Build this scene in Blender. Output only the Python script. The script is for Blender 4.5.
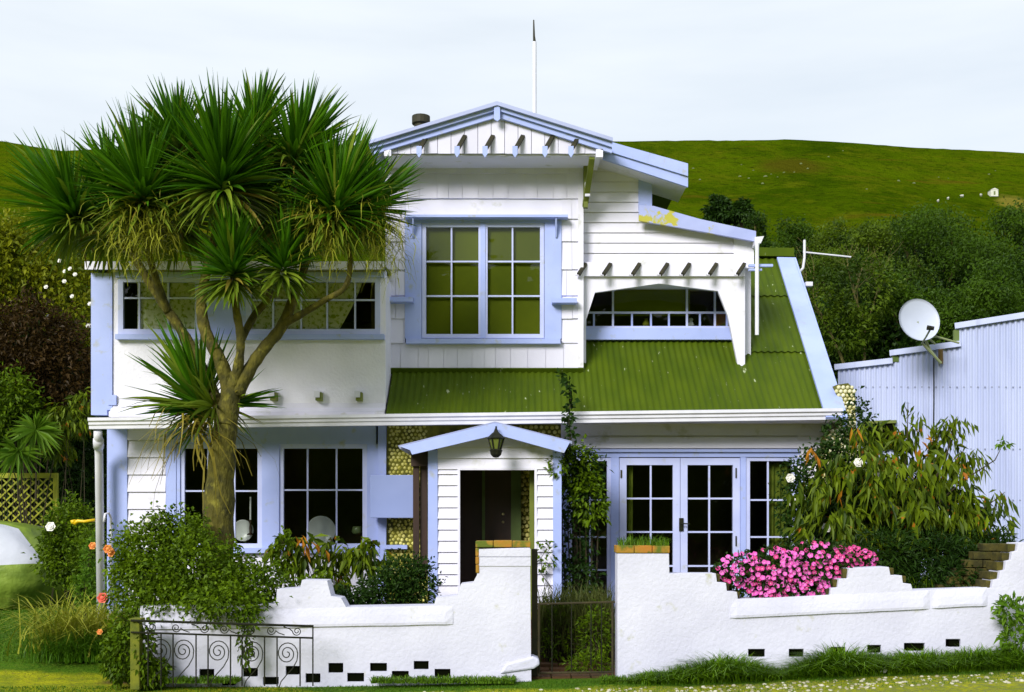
import bpy, bmesh, math, random
import numpy as np
from mathutils import Vector, Matrix, noise
for o in list(bpy.data.objects): bpy.data.objects.remove(o)
S = bpy.context.scene
COL = S.collection
R = math.radians
random.seed(7); RNG = np.random.default_rng(7)

# ------------------------------------------------------------ camera
F, HZ, EYE = 1100.0, 520.0, 1.6          # focal length in pixels, horizon row, eye height
cd = bpy.data.cameras.new("camera"); cam = bpy.data.objects.new("camera", cd); COL.objects.link(cam)
cd.sensor_width = 36; cd.lens = 36*F/1024; cd.shift_y = (HZ-346)/1024
cd.clip_end = 3000; cd.clip_start = .1
cam.location = (0, 0, EYE); cam.rotation_euler = (R(90), 0, 0)
S.camera = cam
S.render.resolution_x, S.render.resolution_y = 1024, 692
S.view_settings.view_transform = 'Standard'; S.view_settings.look = 'None'
S.view_settings.exposure = 1.0; S.view_settings.gamma = 1
SUN_EL, SUN_AZ = 29, -30                  # azimuth: towards -X (left) of straight behind the camera
# ------------------------------------------------------------ sky
W = bpy.data.worlds.new("World"); S.world = W; W.use_nodes = True
nt = W.node_tree; nt.nodes.clear()
def wn(t, **k):
    n = nt.nodes.new(t)
    for a, b in k.items(): setattr(n, a, b)
    return n
out = wn('ShaderNodeOutputWorld'); bg = wn('ShaderNodeBackground'); bg.inputs[1].default_value = 1
sky = wn('ShaderNodeTexSky', sky_type='NISHITA', sun_disc=False)
sky.sun_elevation = R(SUN_EL); sky.sun_rotation = R(180+SUN_AZ*-1)
sk = wn('ShaderNodeVectorMath', operation='SCALE'); sk.inputs[3].default_value = .07
tc = wn('ShaderNodeTexCoord'); mp = wn('ShaderNodeMapping'); mp.inputs['Scale'].default_value = (1.2, 1.2, 7)
nz = wn('ShaderNodeTexNoise'); nz.inputs['Scale'].default_value = 2.2; nz.inputs['Detail'].default_value = 5; nz.inputs['Roughness'].default_value = .5
rp = wn('ShaderNodeValToRGB'); rp.color_ramp.elements[0].position = .30; rp.color_ramp.elements[0].color = (.80, .80, .80, 1)
rp.color_ramp.elements[1].position = .62; rp.color_ramp.elements[1].color = (1, 1, 1, 1)
cl = wn('ShaderNodeMixRGB'); cl.inputs[2].default_value = (.45, .485, .52, 1)
L = nt.links.new
L(sky.outputs[0], sk.inputs[0]); L(sk.outputs[0], cl.inputs[1]); L(tc.outputs['Generated'], mp.inputs[0]); L(mp.outputs[0], nz.inputs[0])
L(nz.outputs[0], rp.inputs[0]); L(rp.outputs[0], cl.inputs[0]); L(cl.outputs[0], bg.inputs[0]); L(bg.outputs[0], out.inputs[0])
# ------------------------------------------------------------ sun (thin cloud: soft edged)
sd = bpy.data.lights.new("sun", 'SUN'); sd.energy = 2.0; sd.angle = R(22); sd.color = (1, .97, .93)
so = bpy.data.objects.new("sun", sd); COL.objects.link(so)
a, e = R(SUN_AZ), R(SUN_EL)
dirv = Vector((math.sin(a)*math.cos(e), -math.cos(a)*math.cos(e), math.sin(e)))   # towards the sun
so.rotation_euler = dirv.to_track_quat('Z', 'Y').to_euler(); so.location = dirv*30

# ============================================================ helpers
def X(px, Y): return (px-512)/F*Y
def Z(py, Y): return EYE+(HZ-py)/F*Y
def P(px, py, Y): return Vector((X(px, Y), Y, Z(py, Y)))

def sstep(a, b, t):
    t = min(1, max(0, (t-a)/(b-a))); return t*t*(3-2*t)

class MB:
    def __init__(s): s.v = []; s.f = []; s.m = []
    def add(s, vs, fs, mi=0):
        o = len(s.v); s.v += [tuple(p) for p in vs]; s.f += [tuple(i+o for i in f) for f in fs]; s.m += [mi]*len(fs)
    def box(s, x0, x1, y0, y1, z0, z1, mi=0):
        s.add([(x, y, z) for z in (z0, z1) for x, y in ((x0, y0), (x1, y0), (x1, y1), (x0, y1))],
              [(3, 2, 1, 0), (4, 5, 6, 7), (0, 1, 5, 4), (1, 2, 6, 5), (2, 3, 7, 6), (3, 0, 4, 7)], mi)
    def pb(s, a, b, c, d, Y, dep, mi=0):      # rectangle px a..c, py b..d with its front at Y and depth dep
        s.box(X(a, Y), X(c, Y), Y, Y+dep, Z(d, Y), Z(b, Y), mi)
    def prism(s, pts, y0, y1, mi=0):          # (x,z) outline swept in y
        n = len(pts)
        ar = sum(pts[i][0]*pts[(i+1) % n][1]-pts[(i+1) % n][0]*pts[i][1] for i in range(n))
        if ar < 0: pts = pts[::-1]
        s.add([(x, y0, z) for x, z in pts]+[(x, y1, z) for x, z in pts],
              [tuple(range(n)), tuple(range(2*n-1, n-1, -1))]+[(i+n, (i+1) % n+n, (i+1) % n, i) for i in range(n)], mi)
    def pp(s, pts, Y, dep, mi=0): s.prism([(X(a, Y), Z(b, Y)) for a, b in pts], Y, Y+dep, mi)
    def beam(s, p, q, w, h, mi=0, up=(0, 0, 1)):
        p = Vector(p); q = Vector(q); d = (q-p).normalized(); u = Vector(up)
        r = d.cross(u).normalized()*w/2; t = r.cross(d).normalized()*h/2
        s.add([p-r-t, p+r-t, p+r+t, p-r+t, q-r-t, q+r-t, q+r+t, q-r+t],
              [(0, 1, 2, 3), (7, 6, 5, 4), (4, 5, 1, 0), (5, 6, 2, 1), (6, 7, 3, 2), (7, 4, 0, 3)], mi)
    def tube(s, pts, rad, n=8, mi=0, cap=True):
        pts = [Vector(p) for p in pts]
        if not hasattr(rad, '__len__'): rad = [rad]*len(pts)
        o = len(s.v); prev = None
        for i, p in enumerate(pts):
            d = (pts[min(i+1, len(pts)-1)]-pts[max(i-1, 0)]).normalized()
            if prev is None: u = d.orthogonal().normalized()
            else:
                u = prev-d*prev.dot(d); u = u.normalized() if u.length > 1e-6 else d.orthogonal().normalized()
            prev = u; w = d.cross(u)
            for k in range(n):
                t = 2*math.pi*k/n; s.v.append(tuple(p+(u*math.cos(t)+w*math.sin(t))*rad[i]))
        for i in range(len(pts)-1):
            for k in range(n):
                a = o+i*n+k; b = o+i*n+(k+1) % n; s.f.append((a, b, b+n, a+n)); s.m.append(mi)
        if cap:
            s.f.append(tuple(o+k for k in range(n))[::-1]); s.m.append(mi)
            s.f.append(tuple(o+(len(pts)-1)*n+k for k in range(n))); s.m.append(mi)
    def lathe(s, c, prof, n=20, axis='z', mi=0):
        o = len(s.v)
        for r, h in prof:
            for k in range(n):
                t = 2*math.pi*k/n; a, b = r*math.cos(t), r*math.sin(t)
                s.v.append((c[0]+a, c[1]+b, c[2]+h) if axis == 'z' else (c[0]+a, c[1]+h, c[2]+b))
        for i in range(len(prof)-1):
            for k in range(n):
                a = o+i*n+k; b = o+i*n+(k+1) % n; s.f.append((a, b, b+n, a+n)); s.m.append(mi)
    def dome(s, c, r, nrm=(0, -1, 0), n=6, flat=.8, mi=0):
        nrm = Vector(nrm); u = nrm.orthogonal().normalized(); w = nrm.cross(u); c = Vector(c); o = len(s.v)
        for ph, in ((0.,), (.8,)):
            for k in range(n):
                t = 2*math.pi*k/n+ph; rr = r*math.cos(ph)
                s.v.append(tuple(c+(u*math.cos(t)+w*math.sin(t))*rr+nrm*r*flat*math.sin(ph)))
        s.v.append(tuple(c+nrm*r*flat))
        for k in range(n):
            a, b = o+k, o+(k+1) % n; s.f += [(a, b, b+n, a+n), (a+n, b+n, o+2*n)]; s.m += [mi, mi]
    def build(s, name, mats, parent=None, smooth=False, bevel=0, origin=None):
        return meshobj(name, np.array(s.v, dtype=float), s.f, mats, parent, smooth, bevel, s.m, origin)

def worldloc(o):
    v = Vector((0, 0, 0))
    while o is not None: v += o.location; o = o.parent
    return v
def meshobj(name, V, faces, mats, parent=None, smooth=False, bevel=0, mi=None, origin=None):
    V = np.asarray(V, dtype=float).reshape(-1, 3)
    if parent is not None: org = np.array(worldloc(parent))
    elif origin is not None: org = np.array(origin, dtype=float)
    else:
        lo, hi = V.min(0), V.max(0); org = np.array([(lo[0]+hi[0])/2, (lo[1]+hi[1])/2, lo[2]])
    me = bpy.data.meshes.new(name)
    if isinstance(faces, np.ndarray): faces = faces.tolist()
    me.from_pydata((V-org).tolist(), [], faces)
    if not isinstance(mats, (list, tuple)): mats = [mats]
    for m in mats: me.materials.append(m)
    if mi is not None and len(mats) > 1: me.polygons.foreach_set('material_index', mi)
    if smooth: me.polygons.foreach_set('use_smooth', [True]*len(me.polygons))
    me.update()
    o = bpy.data.objects.new(name, me); COL.objects.link(o)
    if parent is not None: o.parent = parent
    else: o.location = org
    if bevel:
        b = o.modifiers.new('bevel', 'BEVEL'); b.width = bevel; b.segments = 2; b.limit_method = 'ANGLE'; b.angle_limit = R(40)
    return o
def tag(o, label=None, cat=None, group=None, kind=None):
    if label: o['label'] = label
    if cat: o['category'] = cat
    if group: o['group'] = group
    if kind: o['kind'] = kind
    return o
def thing(name, label, cat, loc, group=None):
    o = bpy.data.objects.new(name, None); COL.objects.link(o); o.location = loc; o.empty_display_size = .2
    return tag(o, label, cat, group)

# ------------------------------------------------------------ materials
def mat(name, c1, c2=None, scale=3, rough=.6, bump=0, bscale=40, spec=.4, detail=4, lo=.35, hi=.65, c3=None, c3scale=9, c3lo=.62, c3hi=.68, stretch=(1, 1, 1), island=0, trans=0, metal=0, bstretch=None):
    m = bpy.data.materials.new(name); m.use_nodes = True; t = m.node_tree; N = t.nodes; K = t.links.new
    b = N['Principled BSDF']; b.inputs['Roughness'].default_value = rough; b.inputs['Specular IOR Level'].default_value = spec
    b.inputs['Metallic'].default_value = metal
    tc = N.new('ShaderNodeTexCoord'); mp = N.new('ShaderNodeMapping'); K(tc.outputs['Object'], mp.inputs[0]); mp.inputs['Scale'].default_value = stretch
    col = None
    c1 = (*c1, 1); c2 = (*(c2 or c1[:3]), 1)
    nz = N.new('ShaderNodeTexNoise'); nz.inputs['Scale'].default_value = scale; nz.inputs['Detail'].default_value = detail; K(mp.outputs[0], nz.inputs[0])
    mr = N.new('ShaderNodeMapRange'); mr.inputs[1].default_value = lo; mr.inputs[2].default_value = hi; K(nz.outputs[0], mr.inputs[0])
    fac = mr.outputs[0]
    if island:
        g = N.new('ShaderNodeNewGeometry'); mx = N.new('ShaderNodeMath'); mx.operation = 'MULTIPLY_ADD'; mx.inputs[1].default_value = island
        sc = N.new('ShaderNodeMath'); sc.operation = 'MULTIPLY'; sc.inputs[1].default_value = 1-island; K(fac, sc.inputs[0])
        K(g.outputs['Random Per Island'], mx.inputs[0]); K(sc.outputs[0], mx.inputs[2]); fac = mx.outputs[0]
    mix = N.new('ShaderNodeMixRGB'); mix.inputs[1].default_value = c1; mix.inputs[2].default_value = c2; K(fac, mix.inputs[0]); col = mix.outputs[0]
    if c3:
        n3 = N.new('ShaderNodeTexNoise'); n3.inputs['Scale'].default_value = c3scale; n3.inputs['Detail'].default_value = 6; K(mp.outputs[0], n3.inputs[0])
        m3 = N.new('ShaderNodeMapRange'); m3.inputs[1].default_value = c3lo; m3.inputs[2].default_value = c3hi; K(n3.outputs[0], m3.inputs[0])
        x3 = N.new('ShaderNodeMixRGB'); x3.inputs[2].default_value = (*c3, 1); K(m3.outputs[0], x3.inputs[0]); K(col, x3.inputs[1]); col = x3.outputs[0]
    K(col, b.inputs['Base Color'])
    if bump:
        nb = N.new('ShaderNodeTexNoise'); nb.inputs['Scale'].default_value = bscale; nb.inputs['Detail'].default_value = 5
        if bstretch:
            mb = N.new('ShaderNodeMapping'); mb.inputs['Scale'].default_value = bstretch; K(tc.outputs['Object'], mb.inputs[0]); K(mb.outputs[0], nb.inputs[0])
        else: K(mp.outputs[0], nb.inputs[0])
        bp = N.new('ShaderNodeBump'); bp.inputs['Strength'].default_value = 1; bp.inputs['Distance'].default_value = bump; K(nb.outputs[0], bp.inputs['Height']); K(bp.outputs[0], b.inputs['Normal'])
    if trans:
        tr = N.new('ShaderNodeBsdfTranslucent'); K(col, tr.inputs[0]); ms = N.new('ShaderNodeMixShader'); ms.inputs[0].default_value = trans
        K(b.outputs[0], ms.inputs[1]); K(tr.outputs[0], ms.inputs[2]); K(ms.outputs[0], N['Material Output'].inputs[0])
    return m
def glassmat(name, tint=(.93, .97, .93), rough=.02, wav=.004):
    m = bpy.data.materials.new(name); m.use_nodes = True; t = m.node_tree; N = t.nodes; K = t.links.new; N.remove(N['Principled BSDF'])
    g = N.new('ShaderNodeBsdfGlossy'); g.inputs['Roughness'].default_value = rough; tr = N.new('ShaderNodeBsdfTransparent'); tr.inputs[0].default_value = (*tint, 1)
    f = N.new('ShaderNodeFresnel'); f.inputs[0].default_value = 1.5; mx = N.new('ShaderNodeMixShader')
    nz = N.new('ShaderNodeTexNoise'); nz.inputs['Scale'].default_value = 3; tc = N.new('ShaderNodeTexCoord'); K(tc.outputs['Object'], nz.inputs[0])
    bp = N.new('ShaderNodeBump'); bp.inputs['Distance'].default_value = wav; K(nz.outputs[0], bp.inputs['Height']); K(bp.outputs[0], g.inputs['Normal'])
    K(f.outputs[0], mx.inputs[0]); K(tr.outputs[0], mx.inputs[1]); K(g.outputs[0], mx.inputs[2]); K(mx.outputs[0], N['Material Output'].inputs[0])
    return m

white = mat('white_paint', (.77, .76, .88), (.71, .70, .82), 2.2, .55, .0008, 60, c3=(.44, .45, .32), c3scale=4, c3lo=.60, c3hi=.78)
shingle_white = mat('white_shingle_paint', (.74, .73, .86), (.64, .63, .77), 2, .6, .001, 50, island=.5)
stucco = mat('white_stucco', (.84, .83, .93), (.78, .77, .88), 3, .8, .008, 34)
roughwall = mat('white_rendered_masonry', (.64, .64, .77), (.56, .56, .69), 1.6, .85, .006, 28, c3=(.40, .40, .22), c3scale=5, c3lo=.66, c3hi=.80)
blue = mat('pale_blue_paint', (.40, .48, .86), (.35, .43, .80), 2.5, .5, .0008, 50, c3=(.36, .38, .36), c3scale=7, c3lo=.60, c3hi=.78)
sash = mat('pale_sash_paint', (.54, .59, .88), (.47, .52, .82), 3, .5, .0006, 50, c3=(.42, .44, .40), c3scale=7, c3lo=.62, c3hi=.8)
bluepeel = mat('peeling_blue_paint', (.40, .45, .76), (.34, .39, .70), 3, .6, .001, 50, c3=(.45, .42, .05), c3scale=5, c3lo=.56, c3hi=.60)
roofgreen = mat('green_roof_paint', (.047, .080, .0008), (.064, .100, .001), 1.5, .7, .0006, 60, spec=.15, c3=(.32, .36, .22), c3scale=7, c3lo=.69, c3hi=.72, stretch=(3, 1, 1))
darkwood_and_shade = mat('dark_timber_and_shade', (.020, .020, .008), (.035, .03, .01), 8, .7)
brownwood = mat('brown_timber', (.020, .008, .004), (.035, .014, .006), 6, .5, stretch=(1, 1, .2))
olivewood_and_shade = mat('olive_paint_and_shade', (.16, .19, .02), (.11, .14, .015), 5, .6)
greenboard = mat('green_painted_board', (.09, .14, .03), (.07, .11, .02), 5, .6)
mossy = mat('mossy_timber', (.17, .18, .01), (.09, .11, .01), 9, .9, .004, 60)
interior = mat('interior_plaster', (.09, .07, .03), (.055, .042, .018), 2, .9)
olive_reflection = mat('olive_pane_reflection', (.16, .19, .002), (.11, .14, .002), 1.2, .9)
curtain = mat('yellow_green_curtain', (.30, .36, .04), (.16, .22, .02), 9, .9, trans=.3)
lace = mat('lace_curtain', (.42, .50, .08), (.92, .92, .80), 20, .9, lo=.36, hi=.50, trans=.1)
shell = mat('shell', (.82, .76, .26), (.50, .46, .05), 4, .45, island=.8, spec=.5)
mortar = mat('olive_mortar', (.22, .21, .02), (.09, .09, .015), 9, .9, .004, 50)
orangebrick = mat('orange_brick', (.42, .16, .02), (.28, .19, .02), 7, .85, .004, 50, c3=(.10, .13, .01), c3scale=5, c3lo=.5, c3hi=.58)
yellowbrick = mat('lichened_brick', (.085, .070, .008), (.030, .027, .004), 9, .9, .006, 40, c3=(.05, .05, .005), c3scale=7)
iron = mat('black_iron', (.006, .008, .004), (.015, .015, .006), 20, .6, spec=.2)
blackhole = mat('black_and_recess_shade', (.004, .005, .002), rough=1, spec=0)
steelblue = mat('pale_blue_steel', (.47, .52, .72), (.40, .45, .66), 1.5, .45, c3=(.36, .40, .58), c3scale=3, c3lo=.62, c3hi=.75, stretch=(2, 2, .3))
pvc = mat('white_pipe', (.74, .74, .82), (.66, .66, .74), 5, .4)
tarp = mat('silver_cover_cloth', (.60, .62, .72), (.52, .55, .62), 1.2, .5, .01, 5)
green_flap_and_shade = mat('green_flap_shade_cloth', (.24, .34, .04), (.12, .19, .02), 3, .5, .03, 6)
lattice_m = mat('lattice_timber', (.33, .34, .02), (.22, .24, .02), 6, .8)
glass = glassmat('window_glass')
ceramic = mat('white_ceramic', (.78, .79, .80), rough=.25)
bark = mat('cabbage_tree_bark', (.115, .100, .012), (.045, .042, .008), 11, .95, .035, 26, c3=(.21, .19, .025), c3scale=14, c3lo=.55, c3hi=.72, stretch=(1, 1, .7), bstretch=(1, 1, .45))
branchbark = mat('pale_branch_bark', (.20, .17, .05), (.10, .085, .03), 6, .9, .01, 20)
darkbark = mat('dark_bark', (.05, .04, .015), (.025, .02, .01), 6, .9)
def leaf(name, c1, c2, tr=.25, sc=2.0, isl=.6, **k): return mat(name, c1, c2, sc, .5, island=isl, trans=tr, spec=.14, **k)
L_cord = leaf('cordyline_leaf', (.014, .066, .002), (.085, .225, .004), .25, 1.5, .75)
L_cordb = leaf('cordyline_old_leaf', (.06, .13, .006), (.20, .27, .02), .2, 3)
L_dead = leaf('cordyline_dead_leaf', (.12, .10, .012), (.27, .22, .03), .15, 3)
L_pan = leaf('cordyline_seed_panicle', (.16, .18, .01), (.32, .33, .03), .2, 3)
L_rose = leaf('rose_leaf', (.022, .058, .001), (.145, .235, .004), .25, 2.6)
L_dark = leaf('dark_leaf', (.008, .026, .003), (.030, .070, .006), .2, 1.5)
L_hill = leaf('bush_leaf', (.008, .028, .002), (.058, .118, .004), .25, .55, .3, lo=.42, hi=.58)
L_hill2 = leaf('olive_bush_leaf', (.020, .048, .002), (.095, .150, .005), .25, .55, .3, lo=.42, hi=.58)
L_gold = leaf('golden_leaf', (.08, .12, .003), (.30, .31, .008), .3, 1.6, .55)
L_red = leaf('copper_leaf', (.022, .014, .003), (.065, .036, .008), .2, 1.5)
L_peach = leaf('drooping_leaf', (.014, .038, .002), (.160, .225, .006), .2, 3, .8, c3=(.36, .12, .01), c3scale=7, c3lo=.64, c3hi=.68)
L_bright = leaf('bright_leaf', (.05, .13, .006), (.15, .27, .015), .3, 2)
L_lav = leaf('grey_green_leaf', (.05, .065, .012), (.12, .14, .03), .2, 2)
L_grass = leaf('grass_blade', (.030, .095, .003), (.085, .19, .006), .25, 2)
L_straw = leaf('straw_blade', (.14, .20, .010), (.48, .46, .05), .25, 2)
L_orange = leaf('autumn_leaf', (.40, .13, .01), (.50, .24, .02), .3, 3)
petal = leaf('pink_petal', (.85, .10, .52), (.88, .22, .66), .2, 6)
petal_c = mat('petal_throat', (.80, .45, .62))
petal_d = leaf('deep_pink_petal', (.60, .05, .22), (.75, .09, .34), .2, 6)
rosew = mat('white_rose_petal', (.85, .84, .80), (.78, .76, .70), 30, .6)
roseo = mat('orange_rose_petal', (.75, .20, .05), (.80, .36, .08), 30, .6)
rosered = mat('coral_rose_petal', (.70, .10, .07), (.75, .16, .10), 30, .6)

# ------------------------------------------------------------ leaves
def unit(a): return a/np.maximum(np.linalg.norm(a, axis=1, keepdims=True), 1e-9)
def leafset(P0, D, N, Ln, Wd, fold=.25, bend=.15):
    n = len(P0); D = unit(D); Sd = unit(np.cross(D, N)); Nn = unit(np.cross(Sd, D))
    Ln = np.broadcast_to(np.asarray(Ln, float), (n,))[:, None]; Wd = np.broadcast_to(np.asarray(Wd, float), (n,))[:, None]
    m = P0+D*Ln*.45
    V = np.empty((n, 4, 3)); V[:, 0] = P0; V[:, 1] = m+Sd*Wd/2+Nn*Wd*fold; V[:, 2] = P0+D*Ln-np.array([0, 0, 1.])*Ln*bend; V[:, 3] = m-Sd*Wd/2+Nn*Wd*fold
    i = np.arange(n)[:, None]*4
    Fc = np.concatenate([i+np.array([[0, 1, 2]]), i+np.array([[0, 2, 3]])], 1).reshape(-1, 3)
    return V.reshape(-1, 3), Fc
def sample_lobes(lobes, n, shell=.55, seed=0):
    r = np.random.default_rng(seed); w = np.array([l[3]*l[5]+l[3]*l[4] for l in lobes]); w = w/w.sum()
    idx = r.choice(len(lobes), n, p=w); A = np.array([l[:6] for l in lobes], float)[idx]
    d = unit(r.normal(size=(n, 3))); rad = r.random(n)**(1/3); rad = rad*(1-shell)+shell*(.72+.28*rad)
    # clumpy outline: radius wobbles with direction
    wob = 1+.20*np.sin(d[:, 0]*7+idx*2.1)*np.sin(d[:, 2]*8+idx)+.12*np.sin(d[:, 1]*15+d[:, 2]*13+idx)
    Pn = A[:, :3]+d*A[:, 3:6]*(rad*wob)[:, None]
    return Pn, d, r
def foliage(name, parent, lobes, n, ln, wd, m, hang=.0, out=.8, shell=.55, seed=1, clump=0, clr=.1, zmin=None, bend=.15, label=None, tang=False):
    if clump:
        C0, d0, r = sample_lobes(lobes, max(1, n//clump), shell, seed)
        Pn = np.repeat(C0, clump, 0)+r.normal(size=(len(C0)*clump, 3))*clr; d = np.repeat(d0, clump, 0)+r.normal(size=(len(C0)*clump, 3))*.5
    else: Pn, d, r = sample_lobes(lobes, n, shell, seed)
    if zmin is not None:
        k = Pn[:, 2] > zmin; Pn = Pn[k]; d = d[k]
    k = len(Pn); D = d*out+r.normal(size=(k, 3))*.6+np.array([0, 0, -hang*2.0]); N = unit(r.normal(size=(k, 3))*.6+np.array([0, -.3, .9]))
    if tang: N = unit(d+r.normal(size=(k, 3))*.45); D = r.normal(size=(k, 3)); D -= N*np.sum(D*N, 1, keepdims=True)
    V, Fc = leafset(Pn, D, N, ln*(.6+.8*r.random(k)), wd*(.7+.6*r.random(k)), bend=bend)
    o = meshobj(name, V, Fc, m, parent)
    if label: o['label'] = label
    return o
def stems(parent, base, lobes, r0=.02, m=None, name='stem', per=2, seed=3):
    rr = random.Random(seed); mb = MB(); b = Vector(base)
    for l in lobes:
        for k in range(per):
            e = Vector((l[0]+rr.uniform(-.5, .5)*l[3], l[1]+rr.uniform(-.5, .5)*l[4], l[2]+rr.uniform(-.2, .6)*l[5]))
            m1 = b.lerp(e, .45)+Vector((rr.uniform(-.15, .15), rr.uniform(-.1, .1), .1))*(e-b).length*.5
            mb.tube([b, b.lerp(m1, .6), m1, m1.lerp(e, .6), e], [r0, r0*.8, r0*.6, r0*.4, r0*.15], 5)
    return mb.build(name, m or darkbark, parent)
def PL(px, py, Y, rx, rz, ry=None):     # an ellipsoid given in pixels at depth Y
    k = Y/F; return (X(px, Y), Y, Z(py, Y), rx*k, (ry if ry is not None else rx*k*.8), rz*k)
def shrub(name, label, cat, base, lobes, n, ln, wd, m, hang=0, r0=.02, seed=1, group=None, clump=0, clr=.1, out=.8, shell=.55, zmin=None, stem_mat=None, per=2, bend=.15):
    t = thing(name, label, cat, base, group)
    stems(t, base, lobes, r0, stem_mat, seed=seed, per=per)
    foliage('foliage', t, lobes, n, ln, wd, m, hang, out, shell, seed, clump, clr, zmin, bend)
    return t
def blades(name, m, bases, H, Wd, lean=.5, seed=2, parent=None, segs=3, az=None):
    r = np.random.default_rng(seed); n = len(bases); bases = np.asarray(bases, float)
    th = r.random(n)*2*np.pi if az is None else az; le = lean*(.3+r.random(n)); h = H*(.5+.7*r.random(n)) if np.isscalar(H) else H
    dx, dy = np.cos(th), np.sin(th); sx, sy = -dy, dx
    V = np.empty((n, 2*segs+1, 3))
    for i in range(segs):
        t = i/segs; off = le*h*t**2; z = h*t*(1-.25*le*t); w = Wd*(1-t*.7)/2
        for s_, c in ((-1, 0), (1, 1)):
            V[:, 2*i+c] = bases+np.stack([dx*off+sx*w*s_, dy*off+sy*w*s_, z], 1)
    V[:, 2*segs] = bases+np.stack([dx*le*h, dy*le*h, h*(1-.35*le)], 1)
    i = np.arange(n)[:, None]*(2*segs+1); fs = []
    for k in range(segs-1): fs.append(i+np.array([[2*k, 2*k+1, 2*k+3, 2*k+2]]))
    q = np.concatenate(fs, 0).tolist() if fs else []
    tt = (i+np.array([[2*segs-2, 2*segs-1, 2*segs]])).tolist()
    return meshobj(name, V.reshape(-1, 3), q+tt, m, parent)

# ============================================================ ground and hills
def gz(x, y):
    if y > 28: return hz(x, y)
    return sstep(11.4, 13.6, y)*.26 - .07*sstep(1.0, -2.0, x)*(1-sstep(11.3, 13, y)) + .15*sstep(1.2, 5.4, x)*(1-.4*sstep(11.5, 14, y)) + .012*noise.noise((x*.8, y*.8, 0))
RY = 420.
def ridge_py(px):
    pts = [(-1400, 250), (-600, 175), (-200, 150), (0, 140), (60, 150), (300, 146), (640, 141), (700, 139), (790, 140), (900, 146), (1024, 153), (1300, 178), (2000, 250), (2600, 330)]
    for (a, b), (c, d) in zip(pts, pts[1:]):
        if px <= c: t = (px-a)/(c-a); t = t*t*(3-2*t) if False else t; return b+(d-b)*t
    return pts[-1][1]
def hz(x, y):
    px = 512+x/y*F; px = max(-1400, min(2600, 512+x/max(y, 90)*F)); s = max(0, (HZ-ridge_py(px)))/F; t = (y-28)/(RY-28)
    if t <= 1: k = t*(1.2-.2*t)
    else: k = 1
    z = EYE+y*s*k if t <= 1 else EYE+RY*s-(y-RY)*.05*(1+(y-RY)/90)
    amp = 4.5*max(0, min(t, 1))*(1-.85*sstep(.80, 1, t))
    z += amp*noise.noise((x*.022+3, y*.020, 1))+amp*.35*noise.noise((x*.08, y*.06, 4))+.25*noise.noise((x*.3, y*.25, 2))*min(1, max(t, 0)*4)
    return z*1.0 - (1.3*(1-sstep(28, 40, y)))
def grid(name, xs, ys, fn, m, smooth=True):
    V = [(x, y, fn(x, y)) for y in ys for x in xs]; nx = len(xs)
    Fc = [(j*nx+i, j*nx+i+1, (j+1)*nx+i+1, (j+1)*nx+i) for j in range(len(ys)-1) for i in range(nx-1)]
    return meshobj(name, V, Fc, m, None, smooth, origin=(0, 0, 0))
def rng(a, b, s): return list(np.arange(a, b+1e-6, s))

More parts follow.
